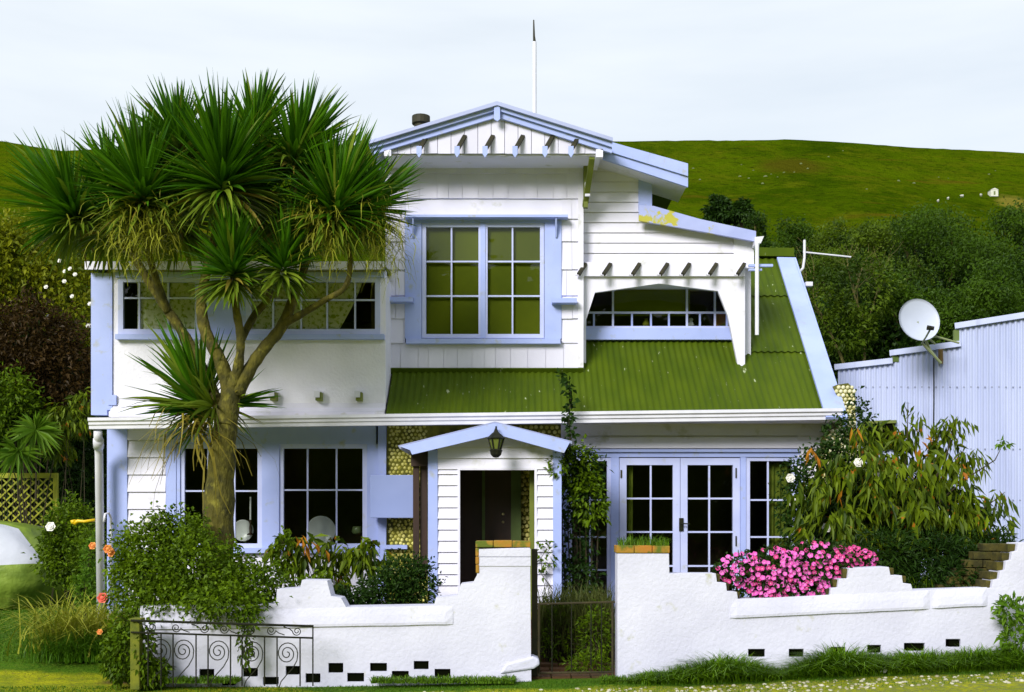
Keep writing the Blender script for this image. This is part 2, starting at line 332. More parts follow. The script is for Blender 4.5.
def ground_material():
    m = bpy.data.materials.new('lawn_and_verge'); m.use_nodes = True; t = m.node_tree; N = t.nodes; K = t.links.new; b = N['Principled BSDF']; b.inputs['Roughness'].default_value = .95; b.inputs['Specular IOR Level'].default_value = .1
    tc = N.new('ShaderNodeTexCoord'); sp = N.new('ShaderNodeSeparateXYZ'); K(tc.outputs['Object'], sp.inputs[0])
    def nse(s, d=5, r=.6):
        n = N.new('ShaderNodeTexNoise'); n.inputs['Scale'].default_value = s; n.inputs['Detail'].default_value = d; n.inputs['Roughness'].default_value = r; K(tc.outputs['Object'], n.inputs[0]); return n.outputs[0]
    def rmp(src, a, b_): 
        r = N.new('ShaderNodeMapRange'); r.inputs[1].default_value = a; r.inputs[2].default_value = b_; K(src, r.inputs[0]); return r.outputs[0]
    def mix(f, a, b_):
        x = N.new('ShaderNodeMixRGB'); K(f, x.inputs[0])
        for s_, v in ((1, a), (2, b_)):
            if isinstance(v, tuple): x.inputs[s_].default_value = (*v, 1)
            else: K(v, x.inputs[s_])
        return x.outputs[0]
    def mth(op, a, b_):
        x = N.new('ShaderNodeMath'); x.operation = op
        for s_, v in ((0, a), (1, b_)):
            if isinstance(v, (int, float)): x.inputs[s_].default_value = v
            else: K(v, x.inputs[s_])
        return x.outputs[0]
    grass = mix(rmp(nse(1.6), .35, .65), (.025, .085, .002), (.06, .15, .004))
    grass = mix(rmp(nse(30), .4, .7), grass, (.10, .16, .01))
    moss = mix(rmp(nse(5), .38, .62), (.36, .36, .008), (.20, .24, .008))
    moss = mix(rmp(nse(22), .55, .7), moss, (.16, .14, .03))
    grav = mix(rmp(nse(18), .45, .6), moss, (.17, .19, .05))
    bound = mth('ADD', sp.outputs['Y'], mth('MULTIPLY', mth('SUBTRACT', nse(1.3), .5), .9))
    xr = rmp(sp.outputs['X'], -3.2, -1.8)      # boundary of verge moves towards the road on the right
    bb = mth('SUBTRACT', 11.75, mth('MULTIPLY', xr, 1.15))
    f = rmp(mth('SUBTRACT', bb, bound), -.05, .12)
    fr = rmp(sp.outputs['X'], .2, 1.4)
    verge = mix(fr, moss, grav)  # moss runs on, unseen, towards the camera to bounce yellow-green light up
    col = mix(f, grass, verge)
    soil = mix(rmp(nse(9), .4, .6), (.05, .03, .012), (.10, .06, .02))   # beds and path behind the wall
    bed = mth('MULTIPLY', rmp(sp.outputs['Y'], 11.1, 11.25), mth('MULTIPLY', rmp(sp.outputs['X'], -4.3, -4.1), mth('SUBTRACT', 1, rmp(sp.outputs['Y'], 14.4, 14.8))))
    col = mix(bed, col, soil)
    K(col, b.inputs['Base Color'])
    bp = N.new('ShaderNodeBump'); bp.inputs['Distance'].default_value = .03; K(nse(28, 6), bp.inputs['Height']); K(bp.outputs[0], b.inputs['Normal'])
    return m
def hill_material():
    m = bpy.data.materials.new('pasture'); m.use_nodes = True; t = m.node_tree; N = t.nodes; K = t.links.new; b = N['Principled BSDF']; b.inputs['Roughness'].default_value = 1; b.inputs['Specular IOR Level'].default_value = 0
    tc = N.new('ShaderNodeTexCoord'); mp = N.new('ShaderNodeMapping'); mp.inputs['Scale'].default_value = (1, 1, 2.2); K(tc.outputs['Object'], mp.inputs[0])
    def nse(s, d=5, r=.6, src=None):
        n = N.new('ShaderNodeTexNoise'); n.inputs['Scale'].default_value = s; n.inputs['Detail'].default_value = d; n.inputs['Roughness'].default_value = r; K((src or mp).outputs[0], n.inputs[0]); return n.outputs[0]
    def rmp(src, a, b_):
        r = N.new('ShaderNodeMapRange'); r.inputs[1].default_value = a; r.inputs[2].default_value = b_; K(src, r.inputs[0]); return r.outputs[0]
    def mix(f, a, b_):
        x = N.new('ShaderNodeMixRGB'); K(f, x.inputs[0])
        for s_, v in ((1, a), (2, b_)):
            if isinstance(v, tuple): x.inputs[s_].default_value = (*v, 1)
            else: K(v, x.inputs[s_])
        return x.outputs[0]
    c = mix(rmp(nse(.016), .38, .62), (.038, .078, .001), (.090, .145, .002))
    c = mix(rmp(nse(.09, 7, .7), .48, .68), c, (.115, .145, .004))
    c = mix(rmp(nse(.28, 8, .8), .50, .68), c, (.022, .040, .002))
    c = mix(rmp(nse(.7, 8, .8), .56, .72), c, (.10, .115, .006))
    mp2 = N.new('ShaderNodeMapping'); mp2.inputs['Scale'].default_value = (.35, 1, 3.5); K(tc.outputs['Object'], mp2.inputs[0])
    c = mix(rmp(nse(.05, 5, .6, mp2), .60, .70), c, (.12, .105, .006))        # dry tracks
    # the browned patch and the tilled strip
    for (cx, cy, rx, ry, colr) in ((98, 385, 16, 14, (.085, .085, .005)), (166, 362, 7, 12, (.24, .21, .03))):
        s_ = N.new('ShaderNodeVectorMath'); s_.operation = 'SUBTRACT'; s_.inputs[1].default_value = (cx, cy, 0); K(tc.outputs['Object'], s_.inputs[0])
        d_ = N.new('ShaderNodeVectorMath'); d_.operation = 'MULTIPLY'; d_.inputs[1].default_value = (1/rx, 1/ry, 0); K(s_.outputs[0], d_.inputs[0])
        l_ = N.new('ShaderNodeVectorMath'); l_.operation = 'LENGTH'; K(d_.outputs[0], l_.inputs[0])
        q = N.new('ShaderNodeMath'); q.operation = 'ADD'; K(l_.outputs['Value'], q.inputs[0]); K(nse(.2, 6, .7), q.inputs[1])
        c = mix(rmp(q.outputs[0], 1.4, .95), c, colr)
    K(c, b.inputs['Base Color'])
    bp = N.new('ShaderNodeBump'); bp.inputs['Distance'].default_value = 4; K(nse(.35, 8, .7), bp.inputs['Height']); K(bp.outputs[0], b.inputs['Normal'])
    return m
gx = [-420, -200, -100, -60, -40, -25]+rng(-16, 16, .4)+[25, 40, 60, 100, 200, 420]
gy = [-300, -100, -40, -15, 0, 5, 8]+rng(9, 16, .25)+[17, 18, 20, 22, 25, 28.5]
tag(grid('ground', gx, gy, lambda x, y: gz(x, min(y, 28)), ground_material()), kind='structure')
hx = rng(-620, -230, 20)+rng(-216, 280, 3.2)+rng(300, 700, 20); hy = [28, 30, 33, 37, 42, 48, 55, 62]+rng(68, 436, 3.2)+[445, 460, 490, 540, 620]
tag(grid('hills', hx, hy, hz, hill_material()), kind='structure')
def reflected_hill_z(x, y): return -1.2+max(0, (-y-26))*.60*(1-max(0, -y-26)/260)+1.2*noise.noise((x*.05, y*.05, 9))*min(1, max(0, -y-26)/10)
tag(grid('hills', rng(-260, 260, 10), rng(-150, -24, 6), reflected_hill_z, bpy.data.materials['pasture']), kind='structure')  # unseen hillside added behind the camera, for dark green reflections in the windows
def gpath():
    mb = MB(); r = random.Random(3)
    for j in range(9):
        for i in range(4):
            x = .30+i*.2+(.1 if j % 2 else 0); y = 11.25+j*.22; z = gz(x, y)+.004
            mb.box(x-.092, x+.092, y-.1, y+.1, z-.05, z+.012+r.random()*.008)
    return mb
tag(gpath().build('path', mat('brick_path', (.09, .035, .010), (.05, .03, .01), 6, .9, .006, 30, island=.6)), kind='structure')

# ============================================================ cottage
YB = 14.2      # ground floor wall plane
house = thing('cottage', 'two-storey white weatherboard cottage with pale blue trim and green corrugated roof', 'house', (X(460, 14.5), 15.6, .2))
ZF = .18
def siding(mb, z0, z1, pitch, Y, xl, xr, proud=.02):
    proud *= 1.25
    z = z0
    fl = xl if callable(xl) else (lambda z, v=xl: v); fr = xr if callable(xr) else (lambda z, v=xr: v)
    while z < z1-1e-4:
        t = min(z+pitch, z1); j = random.uniform(-.003, .003)
        a, b, c, d = fl(z), fr(z), fr(t), fl(t)
        if b-a > .01:
            if c < d: c = d = (c+d)/2
            yb, yt = Y-proud+j, Y-.003
            zz = z+.008; mb.add([(a, yb, zz), (b, yb, zz), (c, yt, t), (d, yt, t), (a, Y+.01, zz+.004), (b, Y+.01, zz+.004)], [(0, 1, 2, 3), (4, 5, 1, 0), (0, 3, 4), (1, 5, 2)])
        z = t
def shells(mb, x0, x1, z0, z1, Y, r=.033, nrm=(0, -1, 0), jit=.25):
    row = 0; z = z0
    while z < z1:
        x = x0+(r if row % 2 else 0)
        while x < x1:
            mb.dome((x+random.uniform(-1, 1)*r*jit, Y, z+random.uniform(-1, 1)*r*jit), r*random.uniform(.8, 1.08), nrm, 6, .8); x += 2*r*1.02
        z += r*1.8; row += 1
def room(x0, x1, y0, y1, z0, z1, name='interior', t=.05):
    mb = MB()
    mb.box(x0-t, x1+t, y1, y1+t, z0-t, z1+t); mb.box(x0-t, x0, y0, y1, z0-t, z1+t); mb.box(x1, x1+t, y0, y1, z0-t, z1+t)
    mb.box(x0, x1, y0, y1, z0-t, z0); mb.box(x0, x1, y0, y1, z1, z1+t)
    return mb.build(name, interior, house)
def window(px0, py0, px1, py1, Y, vm, hm, fw=4, mw=1.6, m=None, name='window', glassm=None, bottom=None, sub=()):
    """frame + glazing bars in one part, the glazing its sub-part"""
    mb = MB(); bt = bottom or fw
    mb.pb(px0, py0, px0+fw, py1, Y, .07); mb.pb(px1-fw, py0, px1, py1, Y, .07)
    mb.pb(px0+fw, py0, px1-fw, py0+fw, Y+.002, .066); mb.pb(px0+fw, py1-bt, px1-fw, py1, Y+.002, .066)
    for v in vm: mb.pb(v-mw/2, py0+fw, v+mw/2, py1-bt, Y+.014, .035)
    for h in hm:
        xs = [px0+fw]+list(vm)+[px1-fw]
        for a, b in zip(xs, xs[1:]): mb.pb(a+(mw/2 if a in vm else 0), h-mw/2, b-(mw/2 if b in vm else 0), h+mw/2, Y+.015, .032)
    w = mb.build(name, m or sash, house)
    g = MB(); yy = Y+.035
    xs = [px0+fw]+list(vm)+[px1-fw]; hs = [py0+fw]+list(hm)+[py1-bt]
    for a, b in zip(xs, xs[1:]):
        for c, d in zip(hs, hs[1:]):
            t = random.uniform(-.004, .004); u = random.uniform(-.004, .004)
            g.add([(X(a, Y)+.001, yy+t, Z(d, Y)), (X(b, Y)-.001, yy-t, Z(d, Y)), (X(b, Y)-.001, yy-t+u, Z(c, Y)), (X(a, Y)+.001, yy+t+u, Z(c, Y))], [(0, 1, 2, 3)])
    g.build('pane', glassm or glass, w)
    return w
def drape(name, x0, x1, z0, z1, Y, m, amp=.03, k=24, parent=None, edge=None):
    n = 60; V = []
    for j in range(9):
        t = j/8
        for i in range(n+1):
            s = i/n; xx = x0+(x1-x0)*s
            if edge: xx = x0+(edge(t)-x0)*s
            V.append((xx, Y+amp*math.sin(s*k+math.sin(t*3)*.6)*(.6+.4*t), z0+(z1-z0)*(1-t)))
    Fc = [(j*(n+1)+i, j*(n+1)+i+1, (j+1)*(n+1)+i+1, (j+1)*(n+1)+i) for j in range(8) for i in range(n)]
    return meshobj(name, V, Fc, m, parent, True)

# --- ground floor, left half
zt = Z(424, YB)
mb = MB(); siding(mb, ZF, zt, .222, YB, X(127, YB), X(166, YB)); 
mb.build('weatherboard_wall', white, house); mb = MB(); siding(mb, ZF, zt, .222, YB, X(797, YB), X(822, YB)); mb.build('weatherboard_wall', white, house); mb = MB()
zb0, zb1 = Z(449, YB), zt
siding(mb, zb0, zb1, (zb1-zb0)/2, YB-.01, X(561, YB), X(822, YB), .03)
mb.build('weatherboard_wall', white, house)
mb = MB(); mb.pb(127, 424, 166, 625, YB+.012, .12); mb.pb(797, 424, 822, 610, YB+.012, .12); mb.pb(561, 424, 797, 449, YB+.012, .12)
mb.pb(176, 553, 385, 625, YB+.01, .14); mb.pb(385, 424, 561, 620, YB+.03, .10)
mb.box(X(107, YB), X(107, YB)+.1, YB+.12, 18.2, ZF, zt); mb.box(X(822, YB)-.1, X(822, YB), YB+.14, 18.2, ZF, zt); mb.box(X(107, YB), X(822, YB), 18.1, 18.2, ZF, 4.6)
mb.build('wall', white, house)
mb = MB(); mb.pb(107, 424, 127, 622, YB-.03, .15); mb.build('corner_board', blue, house)
mb = MB(); mb.pb(166, 424, 176, 600, YB-.03, .15)
mb.pb(176, 424, 376, 444, YB-.012, .12); mb.pb(262, 444, 279, 549, YB-.022, .1); mb.pb(367, 444, 378, 549, YB-.022, .1); mb.pb(378, 424, 386, 600, YB-.06, .16); mb.pb(176, 444, 180, 549, YB-.02, .1)
mb.build('window_casing', blue, house)
mb = MB(); mb.pb(174, 548, 379, 553, YB-.07, .19); mb.build('window_sill', blue, house)
window(180, 444, 262, 548, YB, [208, 234.5], [491], 4.5)
window(279, 444, 367, 548, YB, [307.5, 336.5], [490], 4.5)
mb = MB(); shells(mb, X(387, YB)+.03, X(427, YB), Z(600, YB), zt, YB+.028, .027, jit=.4); mb.build('shell_facing', shell, house, smooth=True); mb = MB(); shells(mb, X(518, YB), X(561, YB), Z(452, YB)-.1, zt, YB+.028)
mb.build('shell_facing', shell, house, smooth=True)
mb = MB(); mb.pb(386, 424, 561, 620, YB+.02, .009); mb.build('mortar_bed', mortar, house)
mb = MB(); mb.pb(370, 475, 413.5, 518, 13.88, .2); o = mb.build('cupboard', mat('plain_blue_paint', (.30, .37, .68), (.27, .34, .64), 2, .4), house, bevel=.008); o['label'] = 'square pale blue wall box'
mb = MB(); mb.pb(384, 545, 407, 549, YB-.10, .12); mb.build('ledge', blue, house)
mb = MB(); mb.pb(413, 455, 419, 570, 13.55, .08); mb.pb(420, 452, 427, 575, 13.6, .09); mb.pb(411, 449, 428, 466, 13.5, .12); mb.build('post', brownwood, house)
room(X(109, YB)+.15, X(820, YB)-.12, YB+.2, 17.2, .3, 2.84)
# --- french doors and side lights
ND = .0
mb = MB(); mb.pb(561, 449, 800, 452, YB-.055, .17); mb.pb(561, 452, 800, 457, YB-.02, .12); mb.build('door_head', blue, house)
for a, b in ((561, 568), (611, 619), (740.5, 746), (796, 803)): mb = MB(); mb.pb(a, 457, b, 612, YB-.015, .1); mb.build('door_frame', blue, house)
def fdoor(a, b, hinge_right):
    vmid = (a+b)/2+(-1 if hinge_right else 1)
    w = window(a, 458, b, 606, YB-.005, [vmid], [498.5, 532, 566], 7, 1.7, name='door', bottom=10)
    return w
d1 = fdoor(619.5, 680, False); d2 = fdoor(680.5, 740, True)
mb = MB(); mb.pb(679.2, 518, 683.5, 531, YB-.022, .016); mb.tube([P(681.5, 523.5, YB-.03), P(681.5, 523.5, YB-.07), P(690, 524, YB-.075)], .009, 6); mb.build('handle', iron, d2)
for a, y0 in ((620.5, 470), (620.5, 540)):
    mb = MB(); mb.pb(a, y0, a+1.6, y0+8, YB-.016, .01); mb.build('hinge', darkwood_and_shade, d1)
for a, y0 in ((735.5, 468), (735.5, 536)):
    mb = MB(); mb.pb(a, y0, a+1.3, y0+10, YB-.016, .01); mb.build('hinge', darkwood_and_shade, d2)
window(568, 457, 611, 606, YB, [590], [500, 537, 570], 4)
w = window(746, 457, 796, 606, YB, [768], [500, 537, 570], 4)
drape('curtain', X(771, YB), X(792, YB), Z(604, YB), Z(462, YB), YB+.16, curtain, .03, 20, parent=w)
mb = MB(); mb.pb(561, 606, 800, 622, YB-.01, .12); mb.build('plinth', white, house)
drape('curtain', X(629, YB), X(634, YB), Z(604, YB), Z(462, YB), YB+.14, curtain, .02, 12, parent=d1)

# --- gutter along the eave (falls towards the left) and downpipe
mb = MB(); YG = 13.62
def gutter_seg(mb, pxa, pya, pxb, pyb, Y, h=9):
    a, b = P(pxa, pya, Y), P(pxb, pyb, Y); hh = h/F*Y
    prof = [(0, 0), (0, hh*.30), (-.02, hh*.38), (-.02, hh*.60), (-.045, hh*.72), (-.045, hh), (-.035, hh), (-.03, hh*.8), (.09, hh*.8), (.09, 0)]
    n = len(prof); vs = [(q.x, q.y+y, q.z+z) for q in (a, b) for y, z in prof]
    mb.add(vs, [(i, (i+1) % n, (i+1) % n+n, i+n) for i in range(n)]+[tuple(range(n))[::-1], tuple(range(n, 2*n))])
gutter_seg(mb, 89, 429, 842, 419.5, YG, 11)
mb.build('gutter', pvc, house)
mb = MB()
mb.tube([P(98, 431, 13.68), P(98, 437, 13.7), P(98.5, 446, 13.85), P(99, 455, 13.95), P(101, 622, 13.98)], .052, 12)
mb.tube([P(98.4, 440, 13.72), P(98.5, 447, 13.87)], .065, 12); mb.build('downpipe', pvc, house, smooth=True)
mb = MB(); mb.tube([P(104, 522, 13.9), P(105, 514, 13.9), P(109, 513, 13.95), P(111, 518, 14.0), P(111, 540, 14.05), P(111, 600, 14.08)], .016, 8); mb.build('drain_pipe', pvc, house, smooth=True)
mb = MB(); mb.box(X(92, YG), X(842, 13.7), YG+.08, YB+.1, Z(420, YG), Z(420, YG)+.02); mb.build('soffit', white, house)
# --- upper left stucco room
YU = 13.85; zu0, zu1 = Z(406, YU), Z(273, YU); xl, xr = X(92, YU), X(385.5, YU)
mb = MB()
for a, b, c, d in ((112, 335, 385.5, 405), (112, 273, 120, 335), (378, 273, 385.5, 335), (112, 270, 385.5, 279)):
    if (a, b) == (112, 273): mb.pb(a, 279, c, d, YU, .14)
    elif (a, b) == (378, 273): mb.pb(a, 279, c, d, YU, .14)
    else: mb.pb(a, b, c, d, YU, .14)
mb.box(xr-.12, xr, YU+.14, 17.5, 3.0, zu1); mb.box(xl, xl+.12, YU+.02, 17.5, 3.05, zu1); mb.box(xl, xr, 17.4, 17.5, 3.05, zu1)
mb.build('stucco_wall', stucco, house)
mb = MB(); n = 6      # the bell-cast foot
prof = [(YU-.001, Z(403, YU)), (YU-.02, Z(408, YU)), (YU-.06, Z(411, YU)), (YU-.11, Z(412.5, YU)), (YU-.11, Z(417.5, YU)), (YU+.05, Z(417.5, YU)), (YU+.05, Z(403, YU))]
x0, x1 = X(112, YU), X(385.5, YU)
vs = [(x, y, z) for x in (x0, x1) for y, z in prof]; n = len(prof)
mb.add(vs, [(i+n, (i+1) % n+n, (i+1) % n, i) for i in range(n)]+[tuple(range(n)), tuple(range(n, 2*n))[::-1]])
mb.build('flared_skirt', white, house)
mb = MB(); mb.pb(91, 273, 112, 410, YU-.025, .16); mb.pb(91, 410, 107, 415, YU-.03, .16); mb.pb(108, 395, 116, 405, YU-.04, .03); mb.build('corner_board', blue, house)
mb = MB(); mb.pb(115, 334, 384, 339, YU-.09, .15); mb.build('window_sill', blue, house)
mb = MB(); mb.pb(115, 272, 384, 277, YU-.05, .1); mb.build('window_casing', blue, house)
window(118, 277, 200, 334, YU-.02, [139, 168], [298], 5)
mb = MB(); mb.pb(200, 277, 246, 334, YU-.008, .1); mb.build('window_panel', blue, house)
w1 = window(246, 277, 380, 334, YU-.02, [273, 301, 327, 355], [300], 5)
drape('curtain', X(136, YU), X(197, YU), Z(333, YU), Z(279, YU), YU+.05, lace, .008, 30, parent=house)
zc0, zc1 = Z(333, YU), Z(279, YU)
drape('curtain', X(250, YU), X(362, YU), zc0, zc1, YU+.05, lace, .008, 45, parent=w1, edge=lambda t: X(362-26*t**1.3, YU))
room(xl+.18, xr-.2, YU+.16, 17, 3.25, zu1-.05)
for px in (232, 275, 320, 360):
    mb = MB(); a = P(px, 397, YU); mb.box(a.x-.035, a.x+.04, YU-.13, YU+.02, a.z-.055, a.z+.045); mb.box(a.x-.05, a.x+.02, YU-.15, YU-.132, a.z-.02, a.z+.06, 1); mb.box(a.x-.04, a.x+.045, YU-.132, YU+.02, a.z+.047, a.z+.062, 1); mb.build('beam_end', [olivewood_and_shade, pvc], house)  # olive body and white caps paint the block's shaded and lit faces
# roof over it
mb = MB(); mb.box(xl-.03, xr+.0, YU-.16, YU-.13, zu1+.01, zu1+.11); mb.build('fascia', white, house)
mb = MB(); vs = [(xl-.03, YU-.125, zu1+.02), (xr+.0, YU-.125, zu1+.02), (xr+.0, 17.6, zu1+.45), (xl-.03, 17.6, zu1+.45)]
mb.add(vs+[(x, y, z+.05) for x, y, z in vs], [(3, 2, 1, 0), (4, 5, 6, 7), (0, 1, 5, 4), (1, 2, 6, 5), (2, 3, 7, 6), (3, 0, 4, 7)]); mb.build('roof', roofgreen, house)
mb = MB(); 
mb.add([(xl, YU+.1, zu1), (xl, 17.5, zu1), (xl, 17.5, zu1+.5), (xl+.05, YU+.1, zu1), (xl+.05, 17.5, zu1), (xl+.05, 17.5, zu1+.5)], [(0, 2, 1), (3, 4, 5), (0, 3, 5, 2)]); mb.build('gable_infill', white, house)

# --- green corrugated roof: 40 degree slope from the gutter
ZR0, YR0 = Z(414, 13.72), 13.72; SL = .834
def roofz(y): return ZR0+(y-YR0)*SL
def corr(mb, x0, x1, y0, y1, rows=6, pitch=.083, amp=.010, edge=0):
    n = int((x1-x0)/pitch*6); o = len(mb.v)
    for j in range(rows+1):
        y = y0+(y1-y0)*j/rows
        for i in range(n+1):
            x = x0+(x1-x0)*i/n; h = amp*math.sin(2*math.pi*x/pitch)+.003*math.sin(x*2.3+j)
            mb.v.append((x, y-h*.64, roofz(y)+h*.77))
    for j in range(rows):
        for i in range(n): a = o+j*(n+1)+i; mb.f.append((a, a+1, a+n+2, a+n+1)); mb.m.append(0)
xb1 = X(583, 14.5); xd = X(745, 14.6); xe = X(842, 13.72)
mb = MB(); corr(mb, X(386, 13.72), xb1, 13.66, 14.56, 3); corr(mb, xb1, xd+.0, 13.66, 15.16, 4)
# right hand slope in three lapped sheets
xs0 = xd
for k, (a, b) in enumerate(((13.66, 14.9), (14.84, 16.1), (16.04, 17.05))):
    o = len(mb.v); corr(mb, xs0, xe-.02, a, b, 3)
    for i in range(o, len(mb.v)): v = mb.v[i]; mb.v[i] = (v[0]+.25*(v[1]-13.66)/3.3*(v[0]-xs0)/(xe-xs0), v[1], v[2])
    if k: 
        for i in range(o, len(mb.v)):
            v = mb.v[i]; f_ = 1-min(1, (v[1]-a)/(b-a)); mb.v[i] = (v[0], v[1]-.008*f_, v[2]+.012*f_)
o_roof = mb.build('roof', roofgreen, house, smooth=True)
mb = MB(); a = Vector((xs0, 13.8, roofz(13.8)-.05)); mb.add([(X(386, 13.72), 13.74, roofz(13.74)-.03), (xe-.05, 13.74, roofz(13.74)-.03), (xe-.05, 14.5, roofz(14.5)-.03), (X(386, 13.72), 14.5, roofz(14.5)-.03)], [(0, 1, 2, 3)]); 
mb.add([(xb1, 14.5, roofz(14.5)-.03), (xe-.05, 14.5, roofz(14.5)-.03), (xe-.05, 15.1, roofz(15.1)-.03), (xb1, 15.1, roofz(15.1)-.03)], [(0, 1, 2, 3)]); mb.build('roof_lining', darkwood_and_shade, house)
mb = MB(); mb.beam((xs0, 17.04, roofz(17.04)+.05), (4.34, 17.04, roofz(17.04)+.03), .24, .13); mb.build('ridge_flashing', roofgreen, house); mb = MB(); mb.beam((X(386, 14.5), 14.46, roofz(14.46)+.02), (xb1, 14.46, roofz(14.46)+.02), .02, .085, up=(0, -.64, .77)); mb.build('apron_flashing', roofgreen, house)
mb = MB()   # rear slope and end wall behind the ridge
mb.add([(X(386, 13.72), 17.06, roofz(17.06)), (xe, 17.06, roofz(17.06)), (xe, 18.4, 3.9), (X(386, 13.72), 18.4, 3.9)], [(0, 1, 2, 3)]); mb.build('rear_roof', roofgreen, house)
mb = MB(); xx = X(822, YB); mb.add([(xx, 13.9, zt), (xx, 18.2, zt), (xx, 18.2, 4.0), (xx, 17.06, roofz(17.06)-.05), (xx, 14.0, roofz(14.0)-.05)], [(0, 1, 2, 3, 4)]); mb.build('end_wall', white, house)
# barge board lying up the right edge
mb = MB(); p, q = Vector((xe-.10, 13.6, roofz(13.6)+.035)), Vector((4.21, 16.92, roofz(16.92)+.035)); mb.beam(p, q, .27, .035, up=(0, -.64, .77)); mb.beam(p+Vector((.13, .05, -.06)), q+Vector((.13, 0, -.06)), .025, .16, up=(0, -.64, .77)); mb.build('barge_board', blue, house)
mb = MB(); a = P(806, 283, 16.2); mb.box(a.x, a.x+.10, 16.2, 16.3, a.z-.04, a.z+.02); mb.build('eave_bracket', pvc, house)

# --- central bay with shingles
Y1 = 14.5; zb = Z(372, Y1); ztop = Z(150, Y1)
bx0, bx1 = X(385.5, Y1), X(578, Y1)
WN = (405, 217, 561.5, 343)    # window surround
wx0, wx1, wz0, wz1 = X(WN[0], Y1), X(WN[2], Y1), Z(WN[3], Y1), Z(WN[1], Y1)
mb = MB(); rows = [372, 343.5, 319, 296, 270, 242, 219.5, 199, 174, 148]; r = random.Random(5)
for a, b in zip(rows, rows[1:]):
    z0, z1 = Z(a, Y1), Z(b, Y1); x = bx0
    while x < bx1-.01:
        w = min(r.uniform(.13, .24), bx1-x)
        if bx1-(x+w) < .06: w = bx1-x
        segs = [(x, x+w)]
        if z0 < wz1-.01 and z1 > wz0+.01:
            segs = []
            if x < wx0: segs.append((x, min(x+w, wx0)))
            if x+w > wx1: segs.append((max(x, wx1), x+w))
        for s0, s1 in segs:
            if s1-s0 < .02: continue
            j = r.uniform(0, .006); k = r.uniform(0, .006)
            mb.add([(s0+.002, Y1-.022-j, z0+k), (s1-.002, Y1-.022-j, z0+k), (s1-.002, Y1-.004, z1+.01), (s0+.002, Y1-.004, z1+.01), (s0+.002, Y1, z0+k), (s1-.002, Y1, z0+k)], [(0, 1, 2, 3), (4, 5, 1, 0), (0, 3, 4), (1, 5, 2)])
        x += w
mb.build('shingle_wall', shingle_white, house)
mb = MB(); mb.pb(385.5, 343, 578, 372, Y1, .12); mb.pb(385.5, 217, 405, 343, Y1, .12); mb.pb(561.5, 217, 578, 343, Y1, .12); mb.pb(385.5, 148, 578, 217, Y1, .12)
mb.box(bx0, bx0+.1, Y1+.12, 17.5, 3.5, ztop+.1); mb.box(bx0, X(652, 14.65), 17.4, 17.5, 3.5, ztop); mb.build('bay_wall', white, house)
mb = MB(); mb.pb(578, 160, 583.5, 367.5, Y1-.03, .3); mb.build('corner_board', white, house)
mb = MB(); mb.pb(405, 219, 421.5, 338.5, Y1-.03, .12); mb.pb(544.5, 219, 561.5, 338.5, Y1-.03, .12); mb.pb(421.5, 219, 544.5, 222.5, Y1-.028, .12); mb.build('window_casing', blue, house)
mb = MB(); mb.pb(406, 338.5, 560.5, 343.5, Y1-.09, .2); mb.build('window_sill', blue, house)
mb = MB(); mb.pb(404, 214.5, 568, 217, Y1-.16, .2); mb.build('window_hood', blue, house)
for px in (413, 556):
    mb = MB(); a = P(px, 218, Y1-.13); b_ = P(px, 237, Y1-.03); mb.beam(a+Vector((0, 0, 0)), b_, .02, .05, up=(0, 1, 0)); mb.build('hood_bracket', blue, house)
mb = MB(); mb.pb(385, 297, 413, 301.5, Y1-.17, .16); mb.build('shelf', blue, house)
mb = MB(); mb.pb(552, 298, 577, 302.5, Y1-.17, .16); mb.build('shelf', blue, house)
window(422, 223, 482.5, 338, Y1-.01, [451.5], [261.5, 296], 4); window(483.5, 223, 544, 338, Y1-.01, [512.5], [261.5, 296], 4)
mb = MB(); mb.pb(480.5, 223, 485.5, 338, Y1-.024, .012); mb.build('mullion', blue, house)
mb = MB(); mb.pb(424, 220, 541, 340, Y1+.075, .01); mb.build('reflection_sheet', olive_reflection, house)  # sheet added behind the panes, its colour painting their olive reflection
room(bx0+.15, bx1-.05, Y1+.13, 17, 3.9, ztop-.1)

# --- front gable
YGb = 13.95
def gp(px, py): return (X(px, YGb), Z(py, YGb))
mb = MB(); face = [(384, 156), (603, 155.5), (603, 146), (497, 112), (384, 147)]
xsb = [384+i*13.4 for i in range(17)]; xsb[-1] = 603; r = random.Random(9)
def topy(px): return 113+(497-px)*.327 if px < 497 else 113+(px-497)*.318
for a, b in zip(xsb, xsb[1:]):
    j = r.uniform(0, .008); a2, b2 = a+.25, b-.25
    pts = [(a2, 153.5), (b2, 153.5+r.uniform(-.4, .4)), (b2, topy(b2)), (a2, topy(a2))]
    if a2 < 497 < b2: pts = pts[:3]+[(497, 113)]+pts[3:]
    mb.pp(pts, YGb-j, .03)
mb.build('gable_boards', shingle_white, house)
mb = MB(); mb.pp([(384, 150), (391, 149.5), (391, 156), (384, 156)], YGb-.06, .1); mb.pp([(596, 149), (603, 149), (603, 157), (596, 157)], YGb-.06, .1)
mb.box(X(386, YGb), X(601, YGb), YGb+.032, Y1+.05, Z(155, YGb), Z(155, YGb)+.02); mb.build('soffit', white, house)
def barge(mb, pts, Y, dep): mb.pp(pts, Y, dep)
mb = MB(); mb.pp([(497, 102), (497, 110), (370, 149), (370, 140)], YGb-.10, .04); mb.pp([(497, 109.5), (497, 117), (374, 154), (374, 147.5)], YGb-.06, .045)
mb.pp([(497, 102), (612, 138), (612, 147), (497, 110)], YGb-.10, .04); mb.pp([(497, 109.5), (612, 146.5), (612, 153), (497, 117)], YGb-.06, .045)
mb.pp([(494, 104), (500, 104), (500, 119), (497.5, 121), (494, 119)], YGb-.13, .03); mb.build('barge_board', blue, house)
mb = MB()
